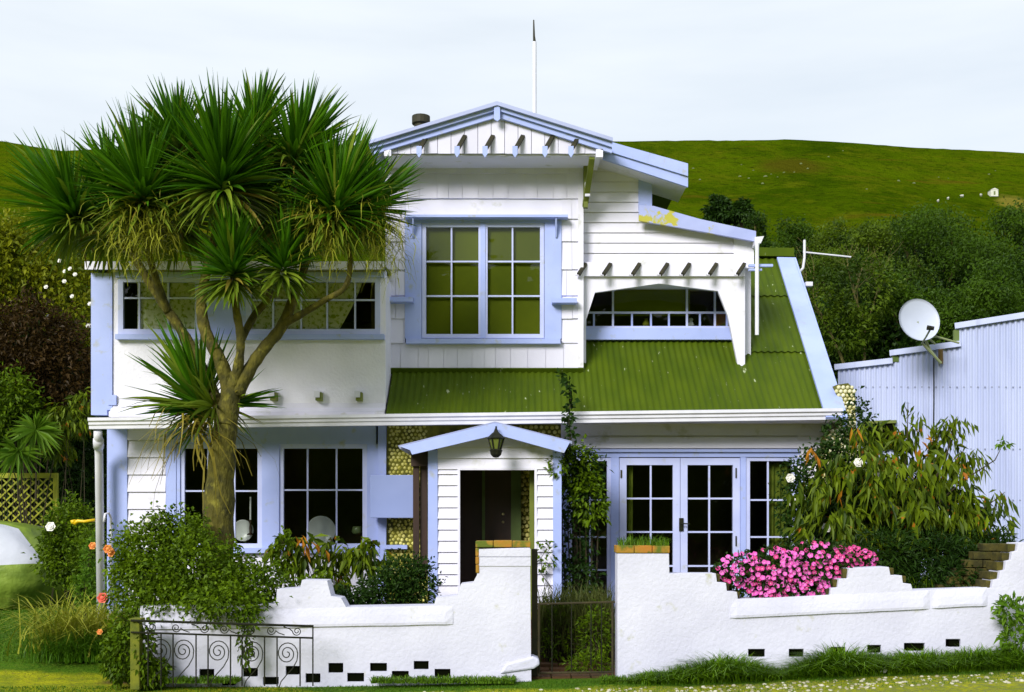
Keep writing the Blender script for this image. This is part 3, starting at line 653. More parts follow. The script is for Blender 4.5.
for (a, b, c, d) in (((497, 101), (368, 141), (368, 144), (497, 105)), ((497, 101), (613, 137.5), (613, 141), (497, 105))): mb.pp([a, b, c, d], YGb-.15, 3.7)
mb.build('gable_roof', mat('pale_roof_steel', (.40, .45, .70), (.36, .40, .62), 3, .4), house)
for px in (419, 457, 485, 515, 545, 571):     # dark slanted outriggers with pointed pale ends
    mb = MB(); a = P(px+8, 136, YGb); b_ = P(px, 150, YGb-.16)
    mb.beam(a, b_, .035, .05, up=(1, 0, 0)); rt = mb.build('rafter_tail', darkwood_and_shade, house)
    m2 = MB(); m2.pp([(px-2.6, 146), (px+2.6, 146), (px+2.6, 153.5), (px, 157.5), (px-2.6, 153.5)], YGb-.19, .022); m2.build('tail_end', blue, rt)
mb = MB(); mb.beam(P(592, 158, 13.98), P(585, 206, 14.46), .06, .07, up=(1, 0, 0)); mb.pb(583.6, 160, 588, 207, 14.38, .08); st = mb.build('knee_brace', olivewood_and_shade, house)
mb = MB(); mb.pb(585, 182, 590, 196, 14.3, .07); mb.build('brace_block', white, st)
mb = MB(); a = P(421, 122, 16.4); mb.lathe((a.x, a.y, a.z-.3), [(0, 0), (.10, 0), (.10, .26), (.135, .27), (.135, .38), (.09, .38), (.085, .2), (0, .2)], 16); mb.build('flue', darkwood_and_shade, house, smooth=False)

# --- upper right wing
Y2 = 14.68; xs1 = X(583.5, Y2); xw = X(640, Y2); xrr = X(753, Y2)
mb = MB(); pit = 10.2/F*Y2; zs0 = Z(264, Y2)
def xr_fn(z):
    py = HZ-(z-EYE)/Y2*F
    if py < 222: return xw
    return min(X(734, Y2), X(640+(py-221)*(755-640)/(240-221), Y2))
siding(mb, zs0, Z(152, Y2), pit, Y2, xs1, xr_fn, .016); mb.build('weatherboard_wall', white, house)
mb = MB(); mb.pp([(583.5, 268), (753, 268), (753, 240), (640, 221), (640, 158), (583.5, 150)], Y2+.004, .12)
mb.box(xrr-.1, xrr, Y2+.13, 17.2, 3.3, Z(240, Y2)); mb.box(X(652, 14.8)-.1, X(652, 14.8), 14.9, 17.4, Z(262, Y2), Z(172, Y2)); mb.build('wing_wall', white, house)
mb = MB(); mb.pp([(734, 238.5), (754, 241), (754, 268), (734, 268)], Y2-.03, .03); mb.build('corner_panel', stucco, house)
mb = MB(); mb.pp([(638.5, 166), (652, 170), (652, 212), (638.5, 212)], Y2-.03, .3); mb.build('corner_board', blue, house)
mb = MB(); Y3 = 14.25; mb.pp([(608, 141), (688, 163.5), (688, 176), (604, 150)], Y3-.03, .04); mb.pp([(602, 149), (688, 175), (688, 187), (600, 158)], Y3, .04); mb.build('barge_board', blue, house)
mb = MB(); mb.pp([(602, 140.5), (688, 165), (688, 167), (600, 141)], Y3+.045, 3.0); mb.build('wing_roof', roofgreen, house)
mb = MB(); mb.pp([(600, 156.5), (687, 184), (687, 185.5), (600, 158)], Y3+.042, .75); mb.build('soffit', white, house)
mb = MB(); Y4 = 14.5; mb.pp([(639, 205), (654, 206), (700, 219), (756, 231), (756, 241.5), (700, 231), (639, 220.5)], Y4, .05); mb.build('barge_board', bluepeel, house)
mb = MB(); mb.pp([(641, 206), (654, 207), (700, 220), (756, 232.5), (756, 234), (700, 222), (641, 208)], Y4+.055, 2.6); mb.build('lean_to_roof', roofgreen, house)
mb = MB(); mb.pp([(755, 237), (764, 236), (761, 243), (755, 245)], 14.45, 2.2); mb.tube([P(757, 243, 14.4), P(757, 335, 14.4)], .026, 8); mb.tube([P(757, 243, 14.4), P(757, 243, 14.5)], .03, 8); mb.build('downpipe', pvc, house)
mb = MB(); mb.pb(749, 264, 773, 266.5, 14.45, .05); mb.pb(749, 268.5, 762, 270.5, 14.45, .05); mb.build('pipe_bracket', blue, house)
# band with dark slanted outriggers and arched surround
Y5 = 14.6
mb = MB(); mb.pb(577, 262, 745, 276, Y5-.05, .12); mb.build('band_board', white, house)
for px in (579, 604, 633, 661, 683, 710, 738):
    mb = MB(); a = P(px+6.5, 264, Y5-.05); b_ = P(px-.5, 274.5, Y5-.2); mb.beam(a, b_, .04, .045, up=(1, 0, 0)); rt = mb.build('rafter_tail', darkwood_and_shade, house)
    m2 = MB(); m2.beam(b_+Vector((-.02, .01, -.01)), a+Vector((-.02, -.01, -.025)), .018, .05, up=(1, 0, 0)); m2.build('tail_edge', white, rt)
arch = [(583.5, 276), (745, 276), (745, 366), (738, 366), (728, 316), (718, 291), (659, 283.5), (595, 292.5), (583.5, 328)]
mb = MB(); mb.pp(arch, Y5, .06); mb.build('arched_surround', white, house)
mb = MB(); mb.box(xd-.05, xd, Y5+.06, 17.0, 3.2, Z(262, Y5)); mb.box(xb1+.02, xb1+.05, Y5+.06, 15.25, 3.6, Z(276, Y5)); mb.box(xb1, xd-.05, Y5+.06, 15.25, Z(281, Y5), Z(281, Y5)+.02); mb.build('recess_wall', white, house)
Y6 = 15.08
mb = MB(); mb.pb(583, 328, 742, 339.5, Y6-.08, .14); mb.build('window_sill', blue, house)
window(584, 284, 738, 328.5, Y6, [613, 687, 715], [312.5], 2.5, 2.0)
for v in (594, 632, 651, 669, 700, 727): mb = MB(); mb.pb(v-.9, 313.5, v+.9, 326, Y6+.012, .03); mb.build('glazing_bar', blue, house)
room(xb1+.1, xd-.12, Y6+.12, 17, 4.15, Z(276, Y5)-.03)
mb = MB(); mb.pb(612, 288, 690, 316, Y6+.09, .01); mb.build('reflection_sheet', olive_reflection, house)  # added sheet that paints the olive reflection of the upper pane
for i, (px, w_, h_, m_, nm) in enumerate(((722, 10, 13, orangebrick, 'book_box'), (691, 7, 8, ceramic, 'figurine'), (646, 8, 7, L_straw, 'vase'))):
    a = P(px, 326, Y6+.22); k = Y6/F
    if nm == 'book_box':
        mb = MB(); mb.box(a.x-w_*k*.6, a.x+w_*k*.6, a.y, a.y+.1, a.z-.02, a.z+h_*k); mb.box(a.x-w_*k*.6-.006, a.x+w_*k*.6+.006, a.y-.006, a.y+.106, a.z+h_*k-.03, a.z+h_*k+.004)
        tag(mb.build('storage_box', m_), 'small orange box at the right end of the arched window sill', 'box')
    elif nm == 'figurine':
        mb = MB(); mb.lathe(a, [(0, -.02), (.04, -.02), (.045, .02), (.028, .05), (.02, .065), (.032, .08), (.03, .10), (.012, .115), (0, .118)], 12); tag(mb.build('figurine', m_, smooth=True), 'tiny white figurine on the sill behind the arched window', 'figurine')
    else:
        mb = MB(); mb.lathe(a, [(0, -.02), (.035, -.02), (.05, .03), (.03, .07), (.02, .09), (.03, .10)], 12); tag(mb.build('vase', m_, smooth=True), 'small straw-coloured vase on the sill behind the arched window', 'vase')

# --- porch
YP = 13.0; apx = 496
def ph(px, py): return (X(px, YP), Z(py, YP))
mb = MB(); pz = 11.1/F*YP
zr0 = Z(608, YP); ztp = Z(470, YP)
siding(mb, zr0, ztp, pz, YP, X(437, YP), X(459, YP), .02); siding(mb, zr0, ztp, pz, YP, X(535.5, YP), X(553.5, YP), .02)
za = Z(436, YP); zh = Z(452, YP)
def pl(z): py = HZ-(z-EYE)/YP*F; return X(max(437, apx-(py-431)*4.2), YP)
def pr(z): py = HZ-(z-EYE)/YP*F; return X(min(553.5, apx+(py-431)*3.9), YP)
siding(mb, ztp, Z(431, YP), pz, YP, pl, pr, .02); mb.build('porch_weatherboards', white, house)
mb = MB(); mb.pb(437, 470, 459, 610, YP+.003, .08); mb.pb(535.5, 470, 553.5, 610, YP+.003, .08); mb.pp([(437, 470), (437, 446), (apx, 430), (553.5, 446), (553.5, 470)], YP+.003, .08)
mb.box(X(428, YP), X(428, YP)+.06, YP+.09, YB, ZF, Z(449, YP)); mb.box(X(561, YP)-.06, X(561, YP), YP+.09, YB, ZF, Z(449, YP)); mb.build('porch_wall', white, house)
mb = MB(); mb.pb(428, 450, 437.5, 612, YP-.03, .12); mb.build('porch_corner_board', blue, house); mb = MB(); mb.pb(553, 450, 561.5, 612, YP-.03, .12); mb.build('porch_corner_board', blue, house)
mb = MB(); mb.pb(457.5, 469, 460, 610, YP-.024, .1); mb.pb(534.5, 469, 537, 610, YP-.024, .1); mb.pb(460, 467.5, 534.5, 470, YP-.024, .1); mb.build('porch_opening_trim', white, house)
mb = MB(); YPr = 12.72
mb.pp([(400, 446.5), (493, 423.5), (497, 423.5), (497, 434.5), (412, 454.5), (410, 450)], YPr, .04); mb.pp([(497.2, 423.5), (501, 424), (570, 442), (564, 453), (497.2, 434.5)], YPr, .04)
mb.build('porch_barge_board', blue, house)
mb = MB(); mb.pp([(398, 445.5), (495, 421.5), (495, 425), (400, 449)], YPr+.045, 1.4); mb.pp([(495, 421.5), (572, 441), (572, 444.5), (495, 425)], YPr+.045, 1.4); mb.build('porch_roof', mat('porch_roof_lead', (.30, .33, .5), (.24, .27, .4), 4, .5), house)
# inside the porch
mb = MB(); mb.pb(455, 468, 482, 612, YB-.05, .05); dd = mb.build('door', brownwood, house)
mb = MB(); mb.pb(485, 466, 511, 612, YB-.12, .045)
for b in ((488, 480, 507, 530), (488, 540, 507, 600)): mb.pb(*b, YB-.13, .008)
dd = mb.build('door', brownwood, house); dd['label'] = 'dark brown panelled front door inside the porch'
mb = MB(); mb.dome(P(503, 514, YB-.13), .022, n=8); mb.dome(P(503, 522, YB-.13), .018, n=8); mb.build('handle', mat('brass', (.45, .42, .2), rough=.3, metal=1), dd, smooth=True)
mb = MB(); mb.pb(482, 466, 485, 612, YB-.13, .1); mb.pb(511, 462, 521, 612, YB-.14, .12); mb.build('door_frame', greenboard, house)
mb = MB(); shells(mb, X(522.5, YB), X(530, YB), Z(610, YB), Z(462, YB), YB-.0, .03); mb.build('shell_facing', shell, house, smooth=True)
mb = MB(); mb.pb(529.5, 470, 534, 612, YP+.25, .1); mb.build('porch_post', olivewood_and_shade, house)
mb = MB(); mb.box(X(428, YP)+.06, X(561, YP)-.06, YP+.09, YB, Z(463, YP)+.12, Z(463, YP)+.14); mb.build('porch_ceiling', brownwood, house)
mb = MB(); mb.box(X(428, YP)+.06, X(561, YP)-.06, YP+.02, YB, ZF, .30); mb.build('porch_floor', mat('porch_floor_red', (.08, .025, .01)), house)

# lantern above the porch door
t = thing('lantern', 'small black coach lantern hanging at the peak of the porch gable', 'lantern', P(496, 455, 12.6))
c = P(496, 443, 12.6); k = 12.6/F
mb = MB(); mb.lathe(c, [(.014, .165), (.025, .13), (.06, .10), (.105, .055), (.098, .045), (.0, .05)], 6); mb.tube([c+Vector((0, 0, .15)), c+Vector((0, .05, .19)), c+Vector((0, .12, .15))], .010, 6); mb.build('lamp_top', iron, t)
mb = MB()
for q in range(6): an = q*math.pi/3; mb.tube([c+Vector((.088*math.cos(an), .088*math.sin(an), .05)), c+Vector((.052*math.cos(an), .052*math.sin(an), -.075))], .011, 5)
mb.lathe(c, [(0, -.065), (.06, -.07), (.075, -.085), (.065, -.11), (.06, -.135), (.03, -.165), (0, -.17)], 10); mb.tube([c+Vector((0, .12, .15)), c+Vector((0, .12, -.13)), c+Vector((0, .0, -.13))], .012, 6); mb.build('lamp_frame', iron, t)
mb = MB(); mb.lathe(c, [(.084, .05), (.048, -.075)], 6); mb.build('lamp_glass', mat('lantern_glass', (.12, .15, .03), rough=.2), t)

# mast and aerial
mb = MB(); a = P(534.5, 116, 16.2); mb.tube([a-Vector((0, 0, .3)), P(534.5, 42, 16.2)], .03, 8); tp = mb
t = thing('aerial_mast', 'thin white mast standing up behind the front gable', 'mast', a-Vector((0, 0, .3)))
mb.build('pole', pvc, t); mb = MB(); mb.tube([P(534.5, 42, 16.2), P(534, 36, 16.2), P(533.7, 20, 16.2)], [.022, .016, .009], 8); mb.build('tip', darkwood_and_shade, t)
t = thing('television_aerial', 'white television aerial on a bent pole above the right roof edge', 'aerial', P(797, 275, 17.0))
mb = MB(); mb.tube([P(797, 275, 17), P(803, 268, 17), P(804.5, 258, 17), P(804.5, 240, 17)], .02, 8); mb.build('pole', pvc, t)
mb = MB(); mb.tube([P(803, 252, 17), P(851, 257, 17)], .012, 6); mb.build('boom', pvc, t)
mb = MB()
for px in range(812, 850, 5): mb.tube([P(px, 253+(px-803)*.105, 16.88), P(px, 253+(px-803)*.105, 17.12)], .008, 4)
mb.build('element', iron, t)

# --- shell-covered chimney stack at the right end of the house
t = thing('shell_pillar', 'shell-covered garden pillar against the right end of the cottage', 'pillar', (X(845, 14.0), 14.1, .3))
YS = 13.95; mb = MB(); outl = [(822, 600), (872, 600), (866, 470), (856, 430), (855, 390), (848, 383), (836, 385), (840, 425), (826, 435), (821, 470)]
mb.pp(outl, YS, .45); mb.build('core', mortar, t)
mb = MB(); r_ = .028; z = Z(598, YS); row = 0
def inpoly(x, y, pts):
    c = False; n = len(pts)
    for i in range(n):
        (x1, y1), (x2, y2) = pts[i], pts[i-1]
        if (y1 > y) != (y2 > y) and x < (x2-x1)*(y-y1)/(y2-y1)+x1: c = not c
    return c
while z < Z(383, YS):
    py = HZ-(z-EYE)/YS*F; x = X(819, YS)+(r_ if row % 2 else 0)
    while x < X(874, YS):
        if inpoly(512+x/YS*F, py, outl): mb.dome((x, YS, z), r_*random.uniform(.85, 1.05), n=6)
        x += 2*r_
    z += r_*1.8; row += 1
mb.build('shells', mat('white_shell', (.80, .78, .62), (.48, .44, .16), 4, .4, island=.8), t, smooth=True)

# ============================================================ neighbour's corrugated shed
t = thing('corrugated_shed', 'neighbouring pale blue corrugated steel shed with a stepped parapet', 'shed', (7, 17, .3))
def shy(px): return 1/(1/17.2+(px-838)/186*(1/16.1-1/17.2))
def sp(px, py): Y = shy(px); return Vector((X(px, Y), Y, Z(py, Y)))
A, B = sp(838, 520), sp(1060, 520); dv = (B-A); Ls = dv.length; du = dv/Ls; nn = Vector((du.y, -du.x, 0))
def topz(s):
    p = A+du*s; px = 512+p.x/p.y*F
    if px < 893: py = 367-(px-838)*.12
    elif px < 958: py = 353-(px-893)*.135
    else: py = 326-(px-958)*.155
    return Z(py, p.y)
mb = MB(); pt = .076; n = int(Ls/pt*6)
col_ = []
for i in range(n+1):
    s = Ls*i/n; h = .015*math.sin(2*math.pi*s/pt); p = A+du*s+nn*h; col_.append((p.x, p.y, topz(s)))
for x, y, z in col_: mb.v += [(x, y, .2), (x, y, 2.2), (x, y, z)]
for i in range(n):
    if abs(col_[i][2]-col_[i+1][2]) > .15:
        z = min(col_[i][2], col_[i+1][2])
    a = 3*i; mb.f += [(a, a+3, a+4, a+1), (a+1, a+4, a+5, a+2)]; mb.m += [0, 0]
mb.build('cladding', steelblue, t, smooth=True)
mb = MB()
for (a, b) in (((835, 367.5), (893, 361)), ((890, 353.5), (961, 344)), ((955, 326.5), (1060, 310))): mb.beam(sp(*a)+nn*.02, sp(*b)+nn*.02, .09, .085)
mb.build('parapet_cap', steelblue, t)
mb = MB(); mb.beam(sp(895, 356)+nn*.0, sp(895, 362)+nn*.0, .1, .05, up=(0, 1, 0)); mb.build('flashing', greenboard, t); mb = MB(); mb.beam(sp(957, 330), sp(957, 346), .1, .05, up=(0, 1, 0)); mb.build('flashing', mat('green_tin', (.13, .18, .05)), t)
mb = MB()
for py in (387, 449, 500):
    for q in range(838, 1026, 7): mb.dome(sp(q, py)+nn*.012, .012, nn, 5)
mb.build('screws', mat('screw_head', (.25, .27, .35)), t)
mb = MB(); p0, p1 = sp(838, 520), sp(1060, 520); bk = Vector((-du.y, du.x, 0))*5
for q, w_ in ((p0, .05),): mb.add([q+Vector((0, 0, -1.3)), q+bk+Vector((0, 0, -1.3)), (q.x+bk.x, q.y+bk.y, 4.0), (q.x, q.y, topz(0)-.02)], [(0, 1, 2, 3)])
mb.add([(p0.x, p0.y+.02, topz(0)-.1), (p1.x, p1.y+.02, topz(0)-.1), (p1.x+bk.x, p1.y+bk.y, 3.9), (p0.x+bk.x, p0.y+bk.y, 3.9)], [(0, 1, 2, 3)]); mb.build('side_wall', steelblue, t)
mb = MB(); mb.beam(sp(867, 437)+nn*.05, sp(895, 436)+nn*.05, .02, .42); wn_ = mb.build('window', blackhole, t)
mb = MB(); mb.beam(sp(865, 423)+nn*.06, sp(897, 422)+nn*.06, .08, .045); mb.beam(sp(866, 423)+nn*.06, sp(866, 450)+nn*.06, .05, .05, up=(0, 1, 0)); mb.beam(sp(881, 423)+nn*.06, sp(881, 450)+nn*.06, .04, .05, up=(0, 1, 0)); mb.build('frame', olivewood_and_shade, wn_)
# satellite dish
t = thing('satellite_dish', 'round grey satellite dish bolted to the parapet of the blue shed', 'satellite dish', sp(935, 352))
Yd = 15.9; c = P(919, 320, Yd); ax = Vector((.10, -.95, .22)).normalized(); u = Vector((1, 0, 0)); u = (u-ax*u.dot(ax)).normalized(); v_ = ax.cross(u)
mb = MB(); rings = 8; ns = 32; rad = .305
for side in (0, 1):
    o = len(mb.v)
    for i in range(rings+1):
        rr = rad*i/rings; dp = .07*(rr/rad)**2-.012*side
        for q in range(ns): an = 2*math.pi*q/ns; mb.v.append(tuple(c+(u*math.cos(an)+v_*math.sin(an)*1.06)*rr+ax*(dp-.05)))
    for i in range(rings):
        for q in range(ns): a = o+i*ns+q; b = o+i*ns+(q+1) % ns; mb.f.append((a, b, b+ns, a+ns) if side else (a+ns, b+ns, b, a)); mb.m.append(0)
o2 = rings*ns; o3 = (rings+1)*ns+rings*ns
for q in range(ns): mb.f.append((o2+q, o2+(q+1) % ns, o3+(q+1) % ns, o3+q)); mb.m.append(0)
mb.build('reflector', mat('dish_grey', (.50, .54, .66), (.46, .50, .62), 3, .45), t, smooth=True)
mb = MB(); f_ = P(929, 329, Yd-.42)+Vector((-.02, 0, -.02)); fp = P(931, 328, Yd-.38); bt = c-v_*.31*1.05
bt = P(922, 343, Yd-.02)
mb.tube([bt, P(926, 337, Yd-.2), fp], .014, 6); mb.build('feed_arm', mat('galvanised', (.20, .24, .12), rough=.4), t)
mb = MB(); mb.tube([fp+Vector((-.05, .02, .01)), fp+Vector((.035, -.02, -.01))], [.035, .028], 8); mb.build('receiver', iron, t)
mb = MB(); mb.tube([c-ax*.06, P(930, 350, Yd+.1), P(940, 363, Yd+.15)], .02, 6); mb.tube([P(922, 343, Yd), P(941, 363, Yd+.1)], .018, 6); mb.tube([P(934, 336, Yd+.1), P(959, 343, Yd+.15)], .014, 6); mb.tube([P(925, 335, Yd+.02), P(935, 344, Yd+.1)], .014, 6)
mb.build('bracket', mat('galvanised_bracket', (.25, .29, .14), rough=.4), t)
mb = MB(); mb.tube([sp(941, 350)+nn*.1, sp(941, 364)+nn*.05], .035, 6); mb.build('mount_clamp', mat('rusty_steel', (.16, .10, .03)), t)
mb = MB(); mb.tube([sp(934, 358)+nn*.03, sp(934, 400)+nn*.03, sp(933, 470)+nn*.03, sp(933, 520)+nn*.03], .009, 5); mb.build('cable', iron, t)

# ============================================================ front garden walls
def bake_bool(o, cutters):
    for c in cutters:
        md = o.modifiers.new('cut', 'BOOLEAN'); md.operation = 'DIFFERENCE'; md.solver = 'EXACT'; md.object = c
    dg = bpy.context.evaluated_depsgraph_get(); me = bpy.data.meshes.new_from_object(o.evaluated_get(dg)); o.modifiers.clear(); old = o.data; o.data = me; me.name = old.name
    for c in cutters: bpy.data.objects.remove(c)
def wallplan(pts_px, Yf, thick, name, label, vents, curve=None):
    lo = min(p[0] for p in pts_px); hi = max(p[0] for p in pts_px)
    mb = MB(); mb.pp(pts_px, Yf, thick)
    t = thing(name, label, 'wall', (X((lo+hi)/2, Yf), Yf+thick/2, 0))
    o = mb.build('masonry', [roughwall], t)
    cs = []
    m2 = MB()
    for (a, b, c, d) in vents:
        k = MB(); k.pb(a, b, c, d, Yf-.08, .08+.14); cs.append(k.build('cutter', blackhole, t))
        m2.pb(a+.1, b+.1, c-.1, d-.1, Yf+.03, .1)  # black plate painting the shade inside the opening
    bake_bool(o, cs); m2.build('vent_shade_plate', blackhole, t)
    bv = o.modifiers.new('bevel', 'BEVEL'); bv.width = .014; bv.segments = 2; bv.limit_method = 'ANGLE'; bv.angle_limit = R(40)
    return t
YW = 11.0
left_pts = [(140, 700), (140, 606), (276, 604), (277, 589), (300, 588), (302, 580), (327, 580.5), (331, 596), (341, 598), (346, 607), (434, 605.5), (436, 597.5), (457, 595.5), (461, 584), (473, 582.5), (477, 575), (479, 549), (530, 547.5), (531.5, 700)]
vl = [(197, 670, 212, 679), (241, 669, 256, 678), (284, 667, 298, 676), (327, 664, 342, 674), (369, 664, 386, 672.5), (413, 662, 428, 670.5),
      (219, 679, 234, 687), (261, 678, 277, 686), (304, 674.5, 319, 684), (346, 674, 363, 683), (391, 672, 408, 680), (434, 670, 450, 678.5)]
gw = wallplan(left_pts, YW, .26, 'garden_wall', 'white rendered garden wall left of the gate with small black vent openings near its foot', vl)
mb = MB(); n0 = [(0, 0), (-.022, .004), (-.026, .03), (-.016, .11), (0, .19)]
def mould(mb, a, b, Y, prof, steps=24):
    pa, pb_ = P(*a, Y), P(*b, Y); n = len(prof); o = len(mb.v)
    for i in range(steps+1):
        q = pa.lerp(pb_, i/steps); wob = .006*noise.noise((q.x*3, 0, 5)); en = .3 if i in (0, steps) else 1
        for y, z in prof: mb.v.append((q.x, q.y+y*en, q.z+z+wob))
    for i in range(steps):
        for k in range(n-1): a_ = o+i*n+k; mb.f.append((a_, a_+n, a_+n+1, a_+1)); mb.m.append(0)
    mb.f.append(tuple(o+k for k in range(n))); mb.m.append(0); mb.f.append(tuple(o+steps*n+k for k in range(n))[::-1]); mb.m.append(0)
mould(mb, (141, 630), (453, 624.5), YW, n0, 40); mb.build('moulding', roughwall, gw, smooth=False)
mb = MB(); mould(mb, (508, 672.5), (532, 668), YW, [(0, 0), (-.03, .01), (-.045, .05), (-.03, .09), (0, .12)], 6); mb = MB(); mb.pp([(500, 674), (534, 669), (540, 665), (539, 659), (533, 656.5), (506, 664)], YW-.028, .28); mb.build('foot_moulding', roughwall, gw, bevel=.02)
def bricks(mb, segs, Y, dep=.3, h=.0):
    for a, b, c, d in segs: mb.pb(a, b, c, d, Y, dep)
mb = MB(); bricks(mb, [(475.5, 541, 493, 547.3), (493.6, 540.6, 512, 547.3), (512.6, 541, 530.5, 547.3), (475.5, 548, 479, 556), (475.5, 556.6, 479, 564), (475.8, 564.6, 479, 573)], YW-.012, .29); mb.build('brick_cap', orangebrick, gw, bevel=.006)
mb = MB()
mb.pb(479, 549, 530.6, 556.5, YW-.012, .012); mb.pb(479.4, 557.2, 530.6, 566, YW-.010, .012); mb.build('pillar_course', roughwall, gw)
right_pts = [(617.5, 700), (617.5, 553.5), (669, 553.5), (669.5, 573.5), (716, 573.5), (717, 582), (726, 583), (727, 591), (737, 592), (738, 599), (830, 596.5), (831, 588), (838, 587.5), (839, 579), (848, 578.5), (849, 568.5), (889, 567), (890.5, 575), (902, 575.5), (903, 583), (911, 584), (913, 590.5), (992, 588), (993, 580), (999, 579), (1000, 571), (1005, 570), (1006, 561), (1011, 560), (1012, 552), (1017, 551), (1018, 543), (1062, 541), (1062, 700)]
vr = [(750, 650, 767, 658), (791, 650, 806, 658), (833, 648, 848, 656), (907, 644, 928, 652), (949, 640, 964, 648), (870, 646, 884, 654)]
gr = wallplan(right_pts, YW, .26, 'garden_wall', 'white rendered garden wall right of the gate, its top stepping down around the pink flowers', vr)
mb = MB(); mould(mb, (730, 618.5), (929, 609), YW, n0, 30); mould(mb, (932, 608.5), (987, 606), YW, n0, 10); mb.build('moulding', roughwall, gr)
mb = MB(); bricks(mb, [(616.5, 545.5, 634, 553), (634.6, 545.5, 652, 553), (652.6, 545.8, 669.8, 553)], YW-.012, .29); mb.build('brick_cap', orangebrick, gr, bevel=.006)
mb = MB(); 
for (a, b, c, d) in ((716, 574, 720, 582), (720, 583, 729, 590), (729, 592, 740, 598), (826, 588.5, 834, 596), (833, 579.5, 841, 587), (843, 569, 851, 578), (889, 568, 894, 575), (899, 576, 906, 582.5), (986, 580.5, 995, 588), (990, 572, 1001, 579.5), (997, 562, 1007, 570.5), (1002, 553, 1013, 561), (1008, 544, 1019, 552)):
    mb.pb(a, b, c, d, YW+.05, .26)
mb.build('brick_edging', yellowbrick, gr, bevel=.006)
mb = MB()   # rising return of old brick behind the wall on the right
r = random.Random(4)
for j in range(6):
    py = 592-j*8.2
    x = 938+j*9
    while x < 1040:
        w_ = r.uniform(15, 20); mb.pb(x, py-7.4, x+w_, py, YW+.4+r.uniform(0, .02), .14); x += w_+1
tag(mb.build('brick_wall', yellowbrick, bevel=.006), 'rough lichened brick wall stepping up behind the right end of the white garden wall', 'wall')

# --- iron gate
t = thing('iron_gate', 'thin rusty iron gate in the opening between the two garden walls', 'gate', P(575, 678, 11.12))
Yg = 11.12
mb = MB(); mb.tube([P(537, 604, Yg), P(615, 602, Yg)], .011, 6); mb.tube([P(539, 673, Yg), P(614, 672, Yg)], .010, 6); mb.tube([P(612.5, 601, Yg), P(612.5, 676, Yg)], .012, 6); mb.tube([P(539, 603, Yg), P(539, 676, Yg)], .012, 6); mb.build('gate_frame', darkbark, t)
for px in (552, 571.5, 591, 601.5):
    mb = MB(); mb.tube([P(px, 603, Yg), P(px, 673, Yg)], .006, 5); mb.build('bar', iron, t)
mb = MB(); mb.pb(531.8, 549, 537.5, 676, YW+.18, .09); tag(mb.build('gap_shade_strip', darkwood_and_shade), 'black strip painting the shaded gap at the left side of the gate', 'post')  # no post here: black strip added for the dark gap

# --- wrought iron railing
Yq = 10.6
t = thing('iron_railing', 'low black wrought iron railing with scrolls in front of the left garden wall', 'railing', P(222, 684, Yq))
def tr(px): return 620.5+(px-130)*.028
for dy, rr in ((0, .013), (11.8, .010)):
    mb = MB(); mb.tube([P(131, tr(131)+dy, Yq), P(313.5, tr(313)+dy+.6, Yq)], rr, 6); mb.build('rail', iron, t)
for px in (148, 161, 173, 196, 208, 230.5, 242, 264.5, 277, 300, 312.8):
    mb = MB(); mb.tube([P(px, tr(px)+(0 if px > 312 else 11.5), Yq), P(px, 686, Yq)], .0075, 5); mb.build('bar', iron, t)
for a in (150, 173, 208, 242, 277):
    w_ = 22.5; b = a+w_; pts = []
    y0 = tr(a)+12
    cx, cy = a+10, y0+17
    for k in range(40):
        an = -math.pi*3.6*(k/39)+math.pi*.1; rr = 1.6+(8.5)*(k/39); 
        pts.append(P(cx+rr*math.cos(an)*1.1, cy+rr*math.sin(an)*1.15, Yq))
    last = pts[-1]
    tail = [(b-1.5, y0+18), (b-2, y0+26), (b-8, y0+35), (a+6, y0+42), (a+1.5, y0+50)]
    sp_ = []
    for k in range(36): 
        an = 2.6*2*math.pi*(k/35); rr = 1.3+9.2*(k/35)
        sp_.append((cx+rr*math.cos(math.pi*.2-an+5.2*math.pi*2)*1.05, cy+rr*math.sin(math.pi*.2+an)*-1.1 if False else cy+rr*math.sin(math.pi*.2-an)*1.1))
    # spiral unwinding clockwise to the right-hand side, then sweeping to the lower left
    sp_ = []
    for k in range(40):
        th = -2.25*2*math.pi*(1-k/39); rr = 1.4+9.3*(k/39)
        sp_.append((cx+rr*math.cos(th), cy+rr*math.sin(th)*1.1))
    ptl = [P(x, y, Yq) for x, y in sp_+[(b-2.6, cy+7), (b-7, cy+15), (a+9, cy+22), (a+4, cy+28), (a+2, cy+34)]]
    mb = MB(); mb.tube(ptl, .0055, 5); mb.build('scroll', iron, t)
for i, a in enumerate((152, 176, 205, 224, 251, 271, 297)):
    y0 = tr(a)+6; sgn = 1 if i % 2 else -1; sp_ = []
    for k in range(28):
        th = 1.6*2*math.pi*(1-k/27)*sgn+(0 if sgn > 0 else math.pi); rr = 1+3.6*(k/27); sp_.append((a+rr*math.cos(th), y0+rr*math.sin(th)))
    ex = a+sgn*4.6
    sp_ += [(ex+2*sgn*0+sgn*3, y0+sgn*2.5), (ex+sgn*9, y0+sgn*4.5)]
    mb = MB(); mb.tube([P(x, y, Yq) for x, y in sp_], .005, 5); mb.build('scroll', iron, t)
mb = MB(); mb.pb(130, 621, 139.5, 690, 10.62, .1); mb.pb(129, 618.5, 141, 621, 10.6, .13); tag(mb.build('fence_post', mossy, bevel=.008), 'mossy yellow-green timber post at the left end of the railing', 'post')

# --- flower pot planting on the right pillar
t = thing('pillar_planting', 'green grassy tuft growing on top of the right gate pillar', 'plant', P(643, 546, 11.1))
r = np.random.default_rng(4); b = np.stack([r.uniform(X(617, 11.1), X(668, 11.1), 240), r.uniform(11.0, 11.25, 240), np.full(240, Z(546, 11.05))], 1); blades('tuft', L_bright, b, .13, .012, .9, 5, t)

